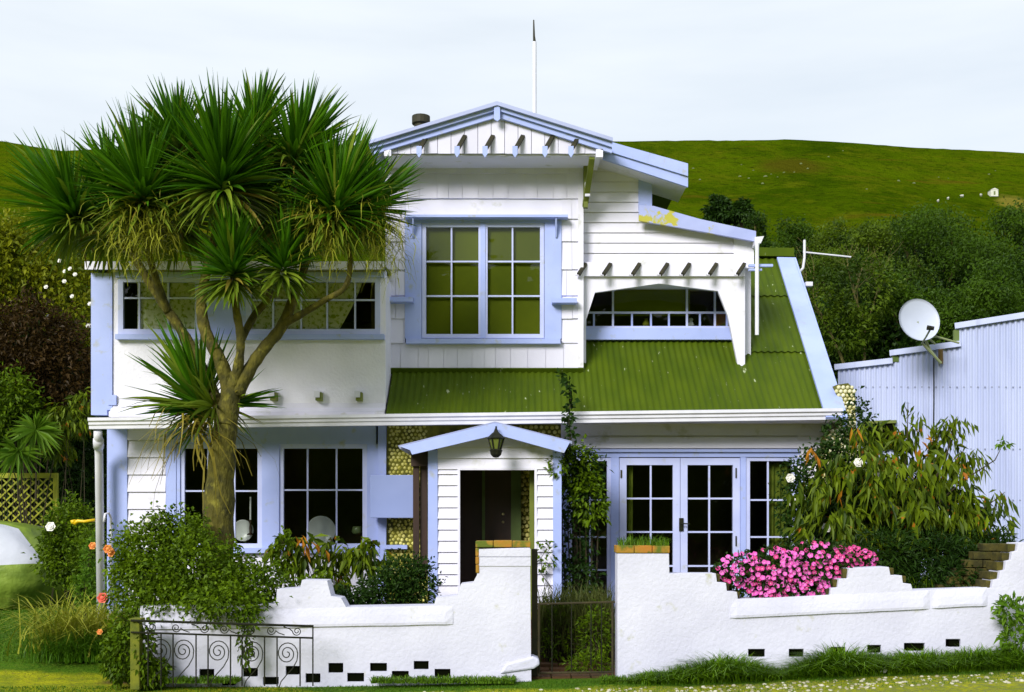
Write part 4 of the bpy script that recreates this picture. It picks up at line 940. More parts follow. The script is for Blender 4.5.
# ============================================================ covered car, lattice, oddments
Yc = 16.2; zc = gz(-8, 17); t = thing('covered_car', 'parked car under a silver cloth cover with a green flap and painted green shade at the left edge of the lawn', 'car', (X(0, 17)-1.2, 17.2, zc))
def cover(mb, x0, x1, zb, zt_, m_, top):
    pass
V = []; Fc = []; mi = []; nu, nv = 64, 26
cx, cy, hx_, hy_ = X(-95, 16.4), 16.9, X(52, 16.4)-X(-95, 16.4), .95
for j in range(nv+1):
    t_ = j/nv
    for i in range(nu):
        an = 2*math.pi*i/nu
        ex = math.copysign(abs(math.cos(an))**.55, math.cos(an)); ey = math.copysign(abs(math.sin(an))**.6, math.sin(an))
        h = 1.22*(1-(1-t_)**1.0) if False else None
        if t_ < .5:
            s_ = t_/.5; sc = .86+.14*math.sin(min(1, s_*1.25)*math.pi*.55); z = .02+s_*.66; fold = 1+.045*abs(math.sin(an*13+math.sin(s_*4+an*3)))*(1-s_*.6)-.02
        elif t_ < .78: s_ = (t_-.5)/.28; sc = .985-.20*s_**1.3; z = .68+.56*s_; fold = 1+.012*math.sin(an*9+s_*3)
        else: s_ = (t_-.78)/.22; sc = .785*(1-s_); z = 1.24+.16*math.sin(s_*math.pi/2); fold = 1.
        V.append((cx+ex*hx_*sc*fold, cy+ey*hy_*sc*fold, zc+z*1.0+.012*math.sin(an*5+t_*9)))
for j in range(nv):
    for i in range(nu): Fc.append((j*nu+i, j*nu+(i+1) % nu, (j+1)*nu+(i+1) % nu, (j+1)*nu+i)); mi.append(0 if j/nv > .49 and not (i < 2 or i > nu-5) else 1)  # green on the lower faces paints shade; green end faces are the flap
meshobj('cover', V, Fc, [tarp, green_flap_and_shade], t, True, mi=mi)
for s_ in (-1, 1):
    mb = MB(); mb.lathe((cx+s_*hx_*.6, cy-.45, zc+.3), [(0, -.1), (.28, -.1), (.31, -.06), (.31, .06), (.28, .1), (0, .1)], 20, axis='y'); mb.build('wheel', blackhole, t)
t = thing('garden_lattice', 'yellow-green diamond lattice panel behind the covered car', 'trellis', P(20, 545, 18.5))
Yt = 17.7; mb = MB(); mb.pb(-30, 473, 57, 478, Yt, .06); mb.pb(53, 478, 57, 560, Yt, .06); mb.build('frame', lattice_m, t)
mb = MB(); x0, x1, y0, y1 = -30, 53, 478, 540
for s_ in (1, -1):
    c = -150
    while c < 160:
        pts = []
        xs_ = [x for x in np.linspace(x0, x1, 80) if y0 <= (509+s_*(x-c)*.95) <= y1]
        if len(xs_) > 2: mb.beam(P(xs_[0], 509+s_*(xs_[0]-c)*.95, Yt+.02+.012*s_), P(xs_[-1], 509+s_*(xs_[-1]-c)*.95, Yt+.02+.012*s_), .009, .024, up=(0, 0, 1))
        c += 9.2
mb.build('lattice', lattice_m, t)
mb = MB(); mb.tube([P(74, 523.5, 13.5), P(78, 521, 13.5), P(84, 521.5, 13.5), P(95, 520, 13.5)], [.03, .022, .018, .02], 8); mb.tube([P(74, 523.5, 13.5), P(73, 520, 13.5)], [.03, .035], 8)
tag(mb.build('hose_nozzle', mat('yellow_plastic', (.75, .50, .01), rough=.4), smooth=True), 'bright yellow hose nozzle poking out beside the white downpipe', 'hose nozzle')

# things on the sill inside the ground floor window
for px, rr, lab in ((321, 15, 'large white plate leaning inside the ground floor window nearest the porch'), (243, 11, 'smaller white plate beside the candle, behind the tree trunk')):
    c = P(px, 532, YB+.28); mb = MB(); q = rr/F*YB; mb.lathe((c.x, c.y, c.z+.02), [(0, .03), (q*.5, .03), (q*.95, 0), (q, -.005), (q*.6, .04), (0, .045)], 28, axis='y'); tag(mb.build('plate', ceramic, smooth=True), lab, 'plate')
t = thing('candlestick', 'tall white candle in a wooden candlestick inside the left window', 'candlestick', P(250.5, 535, YB+.24)); c = P(250.5, 535, YB+.24)
mb = MB(); mb.lathe(c, [(0, 0), (.045, 0), (.04, .015), (.015, .03), (.02, .09), (.012, .14), (.025, .18), (.02, .2), (0, .2)], 12); mb.build('holder', brownwood, t, smooth=True)
mb = MB(); mb.tube([c+Vector((0, 0, .2)), c+Vector((0, 0, .5))], .012, 8); mb.build('candle', ceramic, t)
c = P(357, 534, YB+.25); mb = MB(); mb.lathe(c, [(0, 0), (.05, 0), (.07, .03), (.06, .08), (.05, .1), (.0, .1)], 14); tag(mb.build('teapot', mat('green_glaze', (.15, .2, .08), rough=.3), smooth=True), 'small green pot on the sill at the right corner of the ground floor window', 'pot')

# ============================================================ cabbage tree
YT = 12.25
tree = thing('cabbage_tree', 'tall branching cabbage tree with spiky green leaf heads in front of the cottage', 'tree', (X(222, YT), YT, .2))
mb = MB()
def limb(pts, rads, n=14):
    P_ = [P(a, b, c) for a, b, c in pts]
    # densify with Catmull-Rom
    out, ro = [], []
    for i in range(len(P_)-1):
        p0, p1, p2, p3 = P_[max(i-1, 0)], P_[i], P_[i+1], P_[min(i+2, len(P_)-1)]
        for k in range(6):
            t = k/6; out.append(.5*((2*p1)+(p2-p0)*t+(2*p0-5*p1+4*p2-p3)*t*t+(3*p1-p0-3*p2+p3)*t**3)); ro.append(rads[i]+(rads[i+1]-rads[i])*t)
    out.append(P_[-1]); ro.append(rads[-1]); k = YT/F
    ro = [q*k*(1+.05*math.sin(i*1.7)+random.uniform(-.03, .03)) for i, q in enumerate(ro)]
    mb.tube(out, ro, n)
limb([(216, 640, YT), (217, 560, YT), (219, 500, YT), (224, 440, YT), (229, 405, YT), (233, 384, YT), (235, 372, YT)], [19, 16.5, 15, 12.3, 10.5, 9, 6])
limb([(230, 392, YT), (220, 360, YT-.05), (208, 338, YT-.05), (202, 315, YT), (203, 288, YT+.05), (214, 240, YT+.05), (222, 190, YT)], [8.0, 6.5, 6.1, 5.7, 4.9, 3.8, 3.0])
limb([(222, 415, YT+.05), (206, 376, YT+.2), (186, 338, YT+.3), (166, 308, YT+.35), (148, 280, YT+.4), (128, 250, YT+.45), (95, 225, YT+.5)], [6.8, 5.7, 5.3, 4.9, 4.6, 3.8, 3.0])
limb([(168, 312, YT+.33), (158, 285, YT+.2), (150, 258, YT+.1), (141, 215, YT)], [4.6, 3.8, 3.4, 3.0])
limb([(234, 388, YT), (240, 355, YT-.1), (240, 332, YT-.12), (236, 308, YT-.15), (233, 268, YT-.25)], [6.8, 4.2, 4.2, 3.8, 3.4])
limb([(240, 342, YT-.08), (254, 316, YT+.1), (268, 298, YT+.2), (280, 262, YT+.3), (300, 175, YT+.4)], [3.8, 3.8, 3.4, 3.0, 3.0])
limb([(236, 394, YT), (251, 367, YT), (266, 346, YT+.05), (281, 328, YT+.1), (292, 302, YT+.1), (304, 268, YT+.12), (318, 215, YT+.1)], [8.4, 6.5, 6.1, 5.7, 4.9, 4.2, 3.4])
limb([(284, 324, YT+.08), (305, 312, YT), (325, 300, YT-.1), (345, 287, YT-.1), (350, 262, YT-.1), (343, 225, YT-.1)], [4.2, 3.4, 3.0, 2.7, 2.7, 2.7])
limb([(268, 298, YT+.2), (276, 275, YT-.1), (283, 258, YT-.25)], [3.4, 3.0, 3.0])
mb.build('trunk', bark, tree, smooth=True)
def cordhead(px, py, Y, rad, n, axis=(0, 0, 1), seed=1, old=.22, thmax=150, w=.057):
    r = np.random.default_rng(seed); c = np.array(P(px, py, Y)); ax = np.array(axis, float); ax /= np.linalg.norm(ax)
    u = np.cross(ax, [0, 1, .3]); u /= np.linalg.norm(u); v = np.cross(ax, u); R_ = rad/F*Y; segs = 6
    sets = {0: [], 1: [], 2: []}
    for i in range(n):
        q = r.random(); th = math.radians(thmax)*q**.8; ph = r.random()*2*math.pi
        d = ax*math.cos(th)+(u*math.cos(ph)+v*math.sin(ph))*math.sin(th); d = d+r.normal(size=3)*.05; d /= np.linalg.norm(d)
        L_ = R_*(.75+.33*r.random())*(1.06-.34*(th/2.0)); W_ = w*(.75+.5*r.random())*(R_/1.0)**.3
        droop = max(0, (th-.8))*.30*(.5+r.random())+.02+.07*r.random()
        kind = 0 if th < math.radians(thmax)*(1-old) else (1 if r.random() < .9 else 2)
        if r.random() < .11: kind = 1; droop += .15+.3*r.random()
        p = c+d*.04-ax*th*.10; dd = d.copy(); side = np.cross(dd, ax+r.normal(size=3)*.25); side /= max(1e-6, np.linalg.norm(side)); vs = []
        for s_ in range(segs+1):
            t = s_/segs; ww = W_*(.55+1.6*t if t < .28 else (1-((t-.28)/.72)**1.7)) / 2; ww = max(ww, .001)
            nrm = np.cross(side, dd); nrm /= max(1e-6, np.linalg.norm(nrm))
            vs += [p-side*ww+nrm*ww*.45, p, p+side*ww+nrm*ww*.45]
            p = p+dd*L_/segs; dd = dd+np.array([0, 0, -1.])*droop*(.3+t*1.2)/segs*2.2; dd /= np.linalg.norm(dd)
        sets[kind].append(vs)
    verts = []; faces = []; mi = []
    for kd, lst in sets.items():
        for vs in lst:
            o = len(verts); verts += vs
            for s_ in range(segs):
                a = o+3*s_; faces += [(a, a+1, a+4, a+3), (a+1, a+2, a+5, a+4)]; mi += [kd, kd]
    h = meshobj('leaf_head', verts, faces, [L_cord, L_cordb, L_dead], tree, mi=mi); return h
heads = [(222, 176, YT-.25, 90, 230, (.0, -.25, 1), .24, 118), (142, 188, YT-.15, 80, 200, (-.1, -.15, 1), .2, 118), (70, 208, YT+.35, 78, 190, (-.6, .0, 1), .2, 120), (110, 180, YT+.5, 60, 110, (-.3, .1, 1), .15, 110),
         (298, 152, YT+.4, 74, 160, (.4, .1, 1), .15, 110), (338, 204, YT-.2, 80, 200, (.40, -.15, 1), .22, 120), (365, 206, YT+.2, 66, 120, (.8, .1, .8), .2, 110), (232, 264, YT-.4, 62, 150, (.0, -.3, 1), .30, 120), (285, 258, YT-.3, 54, 110, (.2, -.2, 1), .32, 125),
         (178, 142, YT+.4, 66, 130, (-.25, .2, 1), .15, 100), (255, 132, YT+.45, 62, 130, (.15, .2, 1), .15, 100), (200, 402, YT+.12, 86, 62, (-.55, .1, 1.1), .2, 62), (203, 408, YT+.05, 62, 60, (-.6, -.1, -.1), .5, 95), (228, 404, YT+.25, 56, 26, (.9, .2, .3), .5, 80),
         (105, 222, YT+.6, 62, 130, (-.4, .3, .7), .4, 140), (178, 212, YT+.55, 66, 150, (0, .3, 1), .4, 145), (255, 195, YT+.6, 62, 140, (.1, .3, 1), .4, 145), (300, 212, YT+.55, 58, 130, (.2, .3, 1), .4, 145), (150, 165, YT+.6, 60, 110, (-.2, .2, 1), .2, 120), (330, 175, YT+.5, 56, 90, (.5, .2, 1), .2, 110)]
for i, (a, b, Y, rad, n, ax, old, tm) in enumerate(heads): cordhead(a, b, Y, rad, int(n*1.6), ax, 20+i, old, tm)
# hanging dead skirt below the side head
r = np.random.default_rng(77)
def hangers(px, py, Y, n, lenr, spread, m, name, w=.02, seed=1, start=(0, 0)):
    r = np.random.default_rng(seed); c = np.array(P(px, py, Y)); k = Y/F; verts = []; faces = []; segs = 5
    for i in range(n):
        d = np.array([r.normal()*.9, r.normal()*.7-.3, r.normal()*.35+.1]); d /= np.linalg.norm(d)
        p = c+np.array([r.normal()*spread[0]*k*.4, r.normal()*.12, r.normal()*spread[1]*k*.5]); L_ = lenr*k*(.5+.7*r.random()); side = np.cross(d, [0, 0, 1.]); side /= max(1e-6, np.linalg.norm(side)); o = len(verts)
        for s_ in range(segs+1):
            t = s_/segs; ww = w*(1-t*.75)/2; verts += [p-side*ww, p+side*ww]; p = p+d*L_/segs; d = d+np.array([r.normal()*.28, r.normal()*.2, -.55+r.normal()*.25]); d /= np.linalg.norm(d)
        for s_ in range(segs): a = o+2*s_; faces.append((a, a+1, a+3, a+2))
    return meshobj(name, verts, faces, m, tree)
hangers(199, 428, YT-.05, 75, 85, (13, 16), L_dead, 'dead_leaf_skirt', .03, 3)
hangers(144, 232, YT-.28, 560, 30, (44, 32), L_pan, 'seed_panicle', .019, 4)
hangers(325, 226, YT-.30, 420, 32, (32, 34), L_pan, 'seed_panicle', .018, 5)
hangers(382, 232, YT-.05, 360, 34, (32, 40), L_pan, 'seed_panicle', .012, 6)

# ============================================================ flowers
def rosehead(r_, seed=1):
    mb = MB(); rr = random.Random(seed)
    for ring, (k, tilt, rad) in enumerate(((6, .35, 1.0), (5, .75, .8), (4, 1.1, .55))):
        for q in range(k):
            an = 2*math.pi*q/k+ring*.6; d = Vector((math.cos(an)*math.cos(tilt), math.sin(an)*math.cos(tilt), math.sin(tilt))); s_ = Vector((-math.sin(an), math.cos(an), 0)); up = d.cross(s_)
            c = d*.15*r_; e = c+d*rad*r_; mb.add([c, e-s_*.45*r_-d*.3*r_, e, e+s_*.45*r_-d*.3*r_], [(0, 1, 2, 3)])
    mb.dome((0, 0, .1*r_), r_*.55, (0, 0, 1), 7, 1.1)
    return mb
def put_roses(parent, pts, r_, m, label=None):
    first = None
    for i, (p, d) in enumerate(pts):
        if first is None:
            mb = rosehead(r_); me = bpy.data.meshes.new('flower'); me.from_pydata(mb.v, [], mb.f); me.materials.append(m); first = me
        o = bpy.data.objects.new('flower', first); COL.objects.link(o); o.parent = parent; o.location = Vector(p)-worldloc(parent); o.rotation_euler = Vector(d).to_track_quat('Z', 'Y').to_euler()
        if label: o['label'] = label
def front(n, seed=0): r = random.Random(seed); return [(r.uniform(-.5, .5), -1, r.uniform(-.1, .6)) for _ in range(n)]

# ------------------------------------------------------------ planting in the front garden
rosebed = shrub('rose_bush', 'large leafy green rose bush spilling over the wall at the foot of the cabbage tree', 'bush', (X(190, 11.6), 11.6, .1),
    [PL(150, 556, 11.6, 38, 34), PL(198, 572, 11.45, 50, 34), PL(245, 586, 11.3, 36, 22), PL(170, 600, 11.25, 38, 22), PL(136, 585, 11.5, 22, 40), PL(178, 532, 11.8, 28, 20), PL(125, 632, 11.2, 12, 28, .18), PL(225, 602, 11.0, 42, 14, .3)],
    17000, .052, .032, L_rose, hang=.1, r0=.014, seed=11, clump=7, clr=.06, shell=.4)
put_roses(rosebed, [(P(112, 553, 11.3), (-.3, -1, .3)), (P(108, 549, 11.25), (.2, -1, .1))], .045, roseo)
put_roses(rosebed, [(P(103, 598, 11.4), (0, -1, .2))], .055, rosered)
put_roses(rosebed, [(P(148, 520, 11.6), (0, -1, .3)), (P(158, 524, 11.6), (.3, -1, .3))], .03, rosew)
ov = shrub('vine', 'leafy vine climbing the mossy post at the left end of the railing', 'vine', P(143, 684, 10.75), [PL(145, 655, 10.75, 9, 32, .12), PL(120, 655, 10.9, 16, 28, .2), PL(150, 672, 10.8, 18, 14, .12)], 1700, .06, .035, L_rose, hang=.3, r0=.006, seed=12)
put_roses(rosebed, [(P(100, 632, 11.3), (0, -1, .3))], .03, roseo)
shrub('trailing_plant', 'thin trailing plant hanging through the iron railing', 'plant', P(246, 672, 10.8), [PL(245, 640, 10.75, 7, 28, .06), PL(248, 618, 10.8, 12, 12, .08)], 320, .05, .03, L_rose, hang=.5, r0=.004, seed=13)
pb = shrub('drooping_shrub', 'shrub with long drooping olive and orange leaves beside the blue wall box', 'shrub', (X(330, 12.4), 12.4, .15),
    [PL(285, 542, 12.2, 16, 12, .15), PL(305, 550, 12.2, 24, 16, .2), PL(335, 552, 12.3, 28, 18, .22), PL(365, 555, 12.3, 22, 16, .2), PL(330, 578, 12.3, 16, 12, .18)], 420, .17, .052, L_peach, hang=.65, r0=.010, seed=14, out=.6, bend=.25, clump=7, clr=.03)
shrub('low_shrub', 'dark green low shrub behind the dip in the left garden wall', 'shrub', (X(360, 11.7), 11.7, .2), [PL(350, 598, 11.6, 22, 8), PL(385, 592, 11.8, 26, 18), PL(415, 588, 11.8, 20, 24), PL(405, 575, 11.9, 22, 18)], 4200, .055, .028, L_dark, r0=.01, seed=15, clump=5, clr=.04)
shrub('garden_sapling', 'sparse small-leafed plant in front of the white wall below the window', 'plant', (X(282, 12.0), 12.0, .2), [PL(283, 555, 12.1, 9, 26), PL(305, 590, 11.8, 14, 12), PL(322, 585, 11.9, 10, 14)], 700, .06, .035, L_rose, r0=.008, seed=16)
foliage('autumn_leaves', pb, [PL(300, 540, 12.1, 14, 8, .06), PL(318, 545, 12.1, 8, 8, .06)], 9, .14, .045, L_orange, .7, .6, seed=59)
# climber on the porch side
tcl = thing('climbing_plant', 'dark climbing plant on a support beside the porch, one shoot reaching the roof', 'climber', (X(580, 13.4), 13.4, .25))
lob = [PL(576, 468, 13.4, 17, 18, .15), PL(580, 500, 13.4, 17, 26, .15), PL(576, 540, 13.4, 18, 30, .15), PL(568, 458, 13.4, 10, 10, .12), PL(572, 580, 13.3, 24, 20, .2), PL(594, 470, 13.35, 9, 12, .12)]
foliage('foliage', tcl, lob, 2200, .062, .036, L_dark, .2, seed=21, clump=5, clr=.06)
foliage('young_foliage', tcl, [PL(578, 470, 13.25, 22, 26, .08), PL(590, 500, 13.2, 18, 26, .08)], 900, .062, .036, L_rose, .2, seed=22)
mb = MB(); sh = [P(578, 600, 13.4), P(576, 520, 13.4), P(571, 450, 13.38), P(569, 418, 13.35), P(571, 395, 13.45), P(562, 372, 13.55)]; mb.tube(sh, [.02, .015, .01, .007, .005, .003], 5)
for q in range(7): mb.tube([P(566+q*5, 600, 13.4), P(562+q*6, 530, 13.4), P(564+q*6, 470, 13.35)], [.01, .008, .004], 5)
mb.tube([P(553, 590, 13.0), P(542, 575, 12.9), P(541, 558, 12.85), P(550, 543, 12.85)], [.007, .005, .004, .002], 5); mb.build('stem', darkbark, tcl)
pts = []
for q in range(130):
    s_ = random.random(); i = 2+int(s_*3); f_ = s_*3-int(s_*3); pts.append(sh[i].lerp(sh[min(i+1, 5)], f_)+Vector((random.uniform(-.05, .05), random.uniform(-.04, .03), 0)))
A_ = np.array([tuple(q) for q in pts]); V, Fc = leafset(A_, RNG.normal(size=A_.shape), RNG.normal(size=A_.shape), .085, .05); meshobj('shoot_leaves', V, Fc, L_dark, tcl)
foliage('thin_foliage', tcl, [PL(545, 558, 12.9, 10, 18, .05), PL(556, 465, 12.95, 10, 10, .05)], 130, .055, .035, L_rose, .2, seed=23)
# brush behind the gate
t = thing('lavender_bush', 'woody grey-green lavender bush behind the iron gate', 'bush', (X(575, 12.2), 12.2, .2))
r = np.random.default_rng(31); n = 2600; b = np.stack([r.uniform(X(540, 12.2), X(614, 12.2), n), r.uniform(12.0, 12.6, n), r.uniform(.1, .55, n)], 1)
blades('foliage', L_lav, b, .42, .012, .55, 32, t); b2 = b[:900].copy(); b2[:, 2] = .05; blades('stems', darkbark, b2, .6, .012, .5, 33, t)
shrub('gate_fern', 'bright green feathery plant behind the gate, right of the path', 'plant', (X(598, 11.7), 11.7, .2), [PL(595, 635, 11.7, 16, 30, .15), PL(590, 665, 11.5, 22, 12, .15), PL(560, 640, 12.1, 22, 34, .2)], 2200, .06, .016, L_rose, r0=.006, seed=34)
# petunias
pet = thing('petunia_bed', 'mass of bright pink petunias filling the dip in the right garden wall', 'flowers', (X(790, 11.35), 11.35, .55))
lob = [PL(740, 572, 11.3, 24, 18, .16), PL(775, 572, 11.25, 34, 22, .2), PL(815, 565, 11.3, 34, 22, .2), PL(850, 560, 11.45, 24, 12, .15), PL(790, 588, 11.2, 45, 12, .14)]
foliage('foliage', pet, [(l[0], l[1]-.01, l[2], l[3]*1.05, l[4]*1.14, l[5]*1.06) for l in lob], 5200, .05, .030, L_dark, .1, seed=41)
def petun(m):
    mb = MB(); n = 10
    for k in range(n):
        a0, a1 = 2*math.pi*k/n, 2*math.pi*(k+1)/n; rr = lambda i: .028*(1 if i % 2 else .86)
        p = lambda a_, r_, z: (r_*math.cos(a_), r_*math.sin(a_), z)
        mb.add([p(a0, .007, -.002), p(a1, .007, -.002), p(a1, rr(k+1), .006), p(a0, rr(k), .006)], [(0, 1, 2, 3)], 0)
        mb.add([(0, 0, -.016), p(a1, .007, -.002), p(a0, .007, -.002)], [(0, 2, 1)], 1)
    me = bpy.data.meshes.new('flower'); me.from_pydata(mb.v, [], mb.f); me.materials.append(m); me.materials.append(petal_c); me.polygons.foreach_set('material_index', mb.m); return me
pm = [petun(petal), petun(petal), petun(petal_d)]
rr = random.Random(8); pts = []
while len(pts) < 340:
    l = rr.choice(lob); an = rr.uniform(0, 2*math.pi); q = rr.random()**.5; dx, dz = math.cos(an)*q, math.sin(an)*q
    if dz < -.8: continue
    yy = -math.sqrt(max(0, 1-dx*dx-dz*dz)); p = Vector((l[0]+dx*l[3]*1.05, l[1]+yy*l[4]*1.1-.02, l[2]+dz*l[5]*1.08)); d = Vector((dx*.5+rr.uniform(-.35, .35), -1, dz*.5+.25+rr.uniform(-.35, .35)))
    if all((p-o_).length > .036 for o_, _, _ in pts): pts.append((p, d, 512+p.x/p.y*F))
    elif rr.random() < .02: pts.append((p, d, 512+p.x/p.y*F))
rest = MB()
for i, (p, d, px) in enumerate(pts):
    deep = rr.random() < (.9 if px > 836 else .28)
    me = pm[2] if deep else pm[0]
    qd = d.to_track_quat('Z', 'Y')
    if i < 100:
        o = bpy.data.objects.new('flower', me); COL.objects.link(o); o.parent = pet; o.location = p-worldloc(pet); o.rotation_euler = qd.to_euler(); sc = rr.uniform(.85, 1.15); o.scale = (sc, sc, sc)
    else:
        M_ = Matrix.Translation(p) @ qd.to_matrix().to_4x4(); o0 = len(rest.v); rest.v += [tuple(M_ @ v.co) for v in me.vertices]
        for pl_ in me.polygons: rest.f.append(tuple(o0+k for k in pl_.vertices)); rest.m.append((0 if not deep else 2) if pl_.material_index == 0 else 1)
tag(rest.build('flowers', [petal, petal_c, petal_d], pet), kind='stuff')
# big peach-leaf shrub
pe = shrub('peach_tree', 'broad shrubby fruit tree with long drooping yellow-green leaves beside the blue shed', 'tree', (X(900, 12.3), 12.3, .3),
    [PL(850, 490, 12.2, 48, 36, .4), PL(895, 480, 12.2, 46, 36, .45), PL(935, 500, 12.3, 44, 34, .45), PL(905, 520, 12.1, 70, 30, .4), PL(975, 520, 12.4, 38, 26, .35), PL(945, 455, 12.3, 22, 30, .2), PL(830, 530, 12.1, 34, 26, .3), PL(950, 540, 12.2, 50, 24, .3), PL(880, 450, 12.3, 30, 22, .2)],
    2700, .160, .050, L_peach, hang=.75, r0=.025, seed=51, out=.5, bend=.25, clump=8, clr=.055)
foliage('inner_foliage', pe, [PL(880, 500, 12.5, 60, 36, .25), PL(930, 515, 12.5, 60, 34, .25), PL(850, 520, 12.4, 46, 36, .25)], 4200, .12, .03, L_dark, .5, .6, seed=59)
foliage('outer_foliage', pe, [PL(918, 418, 12.3, 7, 14, .06), PL(950, 425, 12.3, 20, 12, .08), PL(905, 408, 12.3, 5, 8, .04), PL(970, 460, 12.3, 16, 14, .1), PL(905, 435, 12.3, 14, 12, .1), PL(998, 500, 12.4, 14, 12, .1), PL(865, 435, 12.3, 12, 16, .1)], 330, .14, .034, L_peach, .9, .5, seed=52)
foliage('autumn_leaves', pe, [PL(853, 430, 12.1, 5, 8, .05), PL(837, 490, 12.0, 8, 6, .05), PL(915, 455, 12.1, 5, 8, .05), PL(818, 550, 11.9, 8, 10, .05), PL(812, 452, 12.1, 6, 8, .05), PL(925, 440, 12.1, 5, 10, .05)], 20, .12, .04, L_orange, .8, .5, seed=53)
mb = MB(); mb.tube([P(930, 510, 12.2), P(950, 492, 12.2), P(970, 476, 12.15), P(995, 460, 12.1), P(1003, 444, 12.1)], [.012, .010, .008, .006, .003], 5)
for (a, b) in (((900, 500), (908, 402)), ((935, 480), (955, 420)), ((950, 530), (1005, 492)), ((870, 500), (853, 428)), ((840, 500), (812, 448))): mb.tube([P(*a, 12.25), P((a[0]+b[0])/2+3, (a[1]+b[1])/2, 12.25), P(*b, 12.25)], [.012, .008, .003], 5)
mb.build('branch', darkbark, pe); foliage('shoot_leaves', pe, [PL(1003, 443, 12.1, 6, 4, .04)], 22, .07, .04, L_bright, .2, seed=54)
wr = shrub('white_rose_bush', 'dark-leaved rose bush with a few white blooms right of the french doors', 'bush', (X(825, 12.9), 12.9, .3),
    [PL(825, 480, 12.9, 30, 40, .25), PL(845, 450, 13.0, 22, 30, .2), PL(858, 425, 13.0, 12, 26, .12), PL(800, 500, 12.7, 20, 34, .2), PL(815, 535, 12.6, 30, 30, .25), PL(865, 500, 12.8, 40, 50, .25)], 6500, .06, .036, L_dark, .15, r0=.012, seed=55, clump=5, clr=.06)
put_roses(wr, [(P(858, 463, 12.0), (0, -1, .3)), (P(793, 503, 12.4), (-.2, -1, .3)), (P(878, 474, 12.0), (.2, -1, .1)), (P(826, 528, 12.2), (0, -1, .2)), (P(790, 478, 12.5), (0, -1, 0))], .052, rosew)
shrub('dark_hedge', 'dark shrub in shade below the fruit tree, above the second dip in the wall', 'shrub', (X(940, 11.8), 11.8, .3), [PL(885, 555, 11.75, 36, 26, .25), PL(930, 562, 11.8, 45, 30, .3), PL(975, 556, 12.0, 42, 26, .3), PL(955, 575, 11.5, 26, 14, .12), PL(985, 556, 11.6, 20, 12, .1), PL(925, 580, 11.6, 30, 12, .2)], 8500, .085, .02, L_dark, .0, r0=.012, seed=56)
b = np.stack([RNG.uniform(X(880, 11.5), X(930, 11.5), 500), RNG.uniform(11.35, 11.8, 500), RNG.uniform(.55, .8, 500)], 1)
tag(blades('lavender_clump', L_rose, b, .30, .01, .35, 57), 'grey-green spiky herb clump in the second dip of the right wall', 'plant')
sg = thing('tall_weed', 'tall green weed with fleshy leaves at the right end of the wall', 'weed', P(1014, 668, 10.8))
foliage('foliage', sg, [PL(1010, 610, 10.8, 14, 12, .1), PL(1018, 640, 10.8, 14, 26, .12)], 420, .085, .035, L_bright, -.1, seed=58); mb = MB()
for a, b in (((1010, 668), (1002, 605)), ((1014, 668), (1017, 600)), ((1018, 668), (1026, 615))): mb.tube([P(*a, 10.8), P(*b, 10.8)], [.008, .004], 5)
mb.build('stem', L_bright, sg)

# ------------------------------------------------------------ left background garden
GL = 'background shrubs left of the cottage'
gs = shrub('golden_shrub', 'tall golden-green flowering shrub at the upper left corner of the cottage', 'shrub', (X(30, 18.5), 18.5, .3), [PL(20, 260, 18.5, 45, 40), PL(65, 270, 18.6, 34, 44), PL(-20, 280, 18.5, 40, 50), PL(75, 320, 18.5, 24, 40), PL(10, 240, 18.7, 30, 22)], 9500, .10, .055, L_gold, .1, r0=.015, seed=61, clump=6, clr=.12)
r5 = random.Random(2); put_roses(gs, [(P(r5.uniform(45, 90), r5.uniform(250, 330), 17.9), (r5.uniform(-.3, .3), -1, .3)) for _ in range(12)], .035, rosew)
shrub('copper_shrub', 'large reddish-brown leafy shrub at the left, below the golden shrub', 'shrub', (X(30, 17.6), 17.6, .3), [PL(20, 345, 17.6, 46, 44), PL(60, 365, 17.7, 34, 48), PL(-20, 370, 17.6, 40, 44)], 13000, .085, .04, L_red, .0, r0=.015, seed=62, clump=5, clr=.09)
shrub('laurel_shrub', 'dark green shrub with pale hanging leaves beside the left wall of the cottage', 'shrub', (X(70, 17.2), 17.2, .3), [PL(70, 418, 17.2, 22, 18), PL(60, 448, 17.3, 14, 12), PL(82, 400, 17.2, 10, 12)], 620, .15, .045, L_peach, .6, r0=.010, seed=63, out=.5)
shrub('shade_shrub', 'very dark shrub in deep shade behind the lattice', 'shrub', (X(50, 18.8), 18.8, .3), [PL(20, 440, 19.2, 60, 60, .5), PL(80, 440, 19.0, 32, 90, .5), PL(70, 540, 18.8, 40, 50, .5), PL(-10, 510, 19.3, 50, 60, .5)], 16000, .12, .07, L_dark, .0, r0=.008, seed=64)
shrub('bright_shrub', 'mid-green leafy shrub at the left edge above the lattice', 'shrub', (X(5, 17), 17, .3), [PL(5, 395, 17, 22, 22), PL(-5, 430, 17, 22, 26), PL(25, 410, 17.1, 16, 18)], 3800, .09, .045, L_rose, .0, r0=.008, seed=65, clump=6, clr=.08)
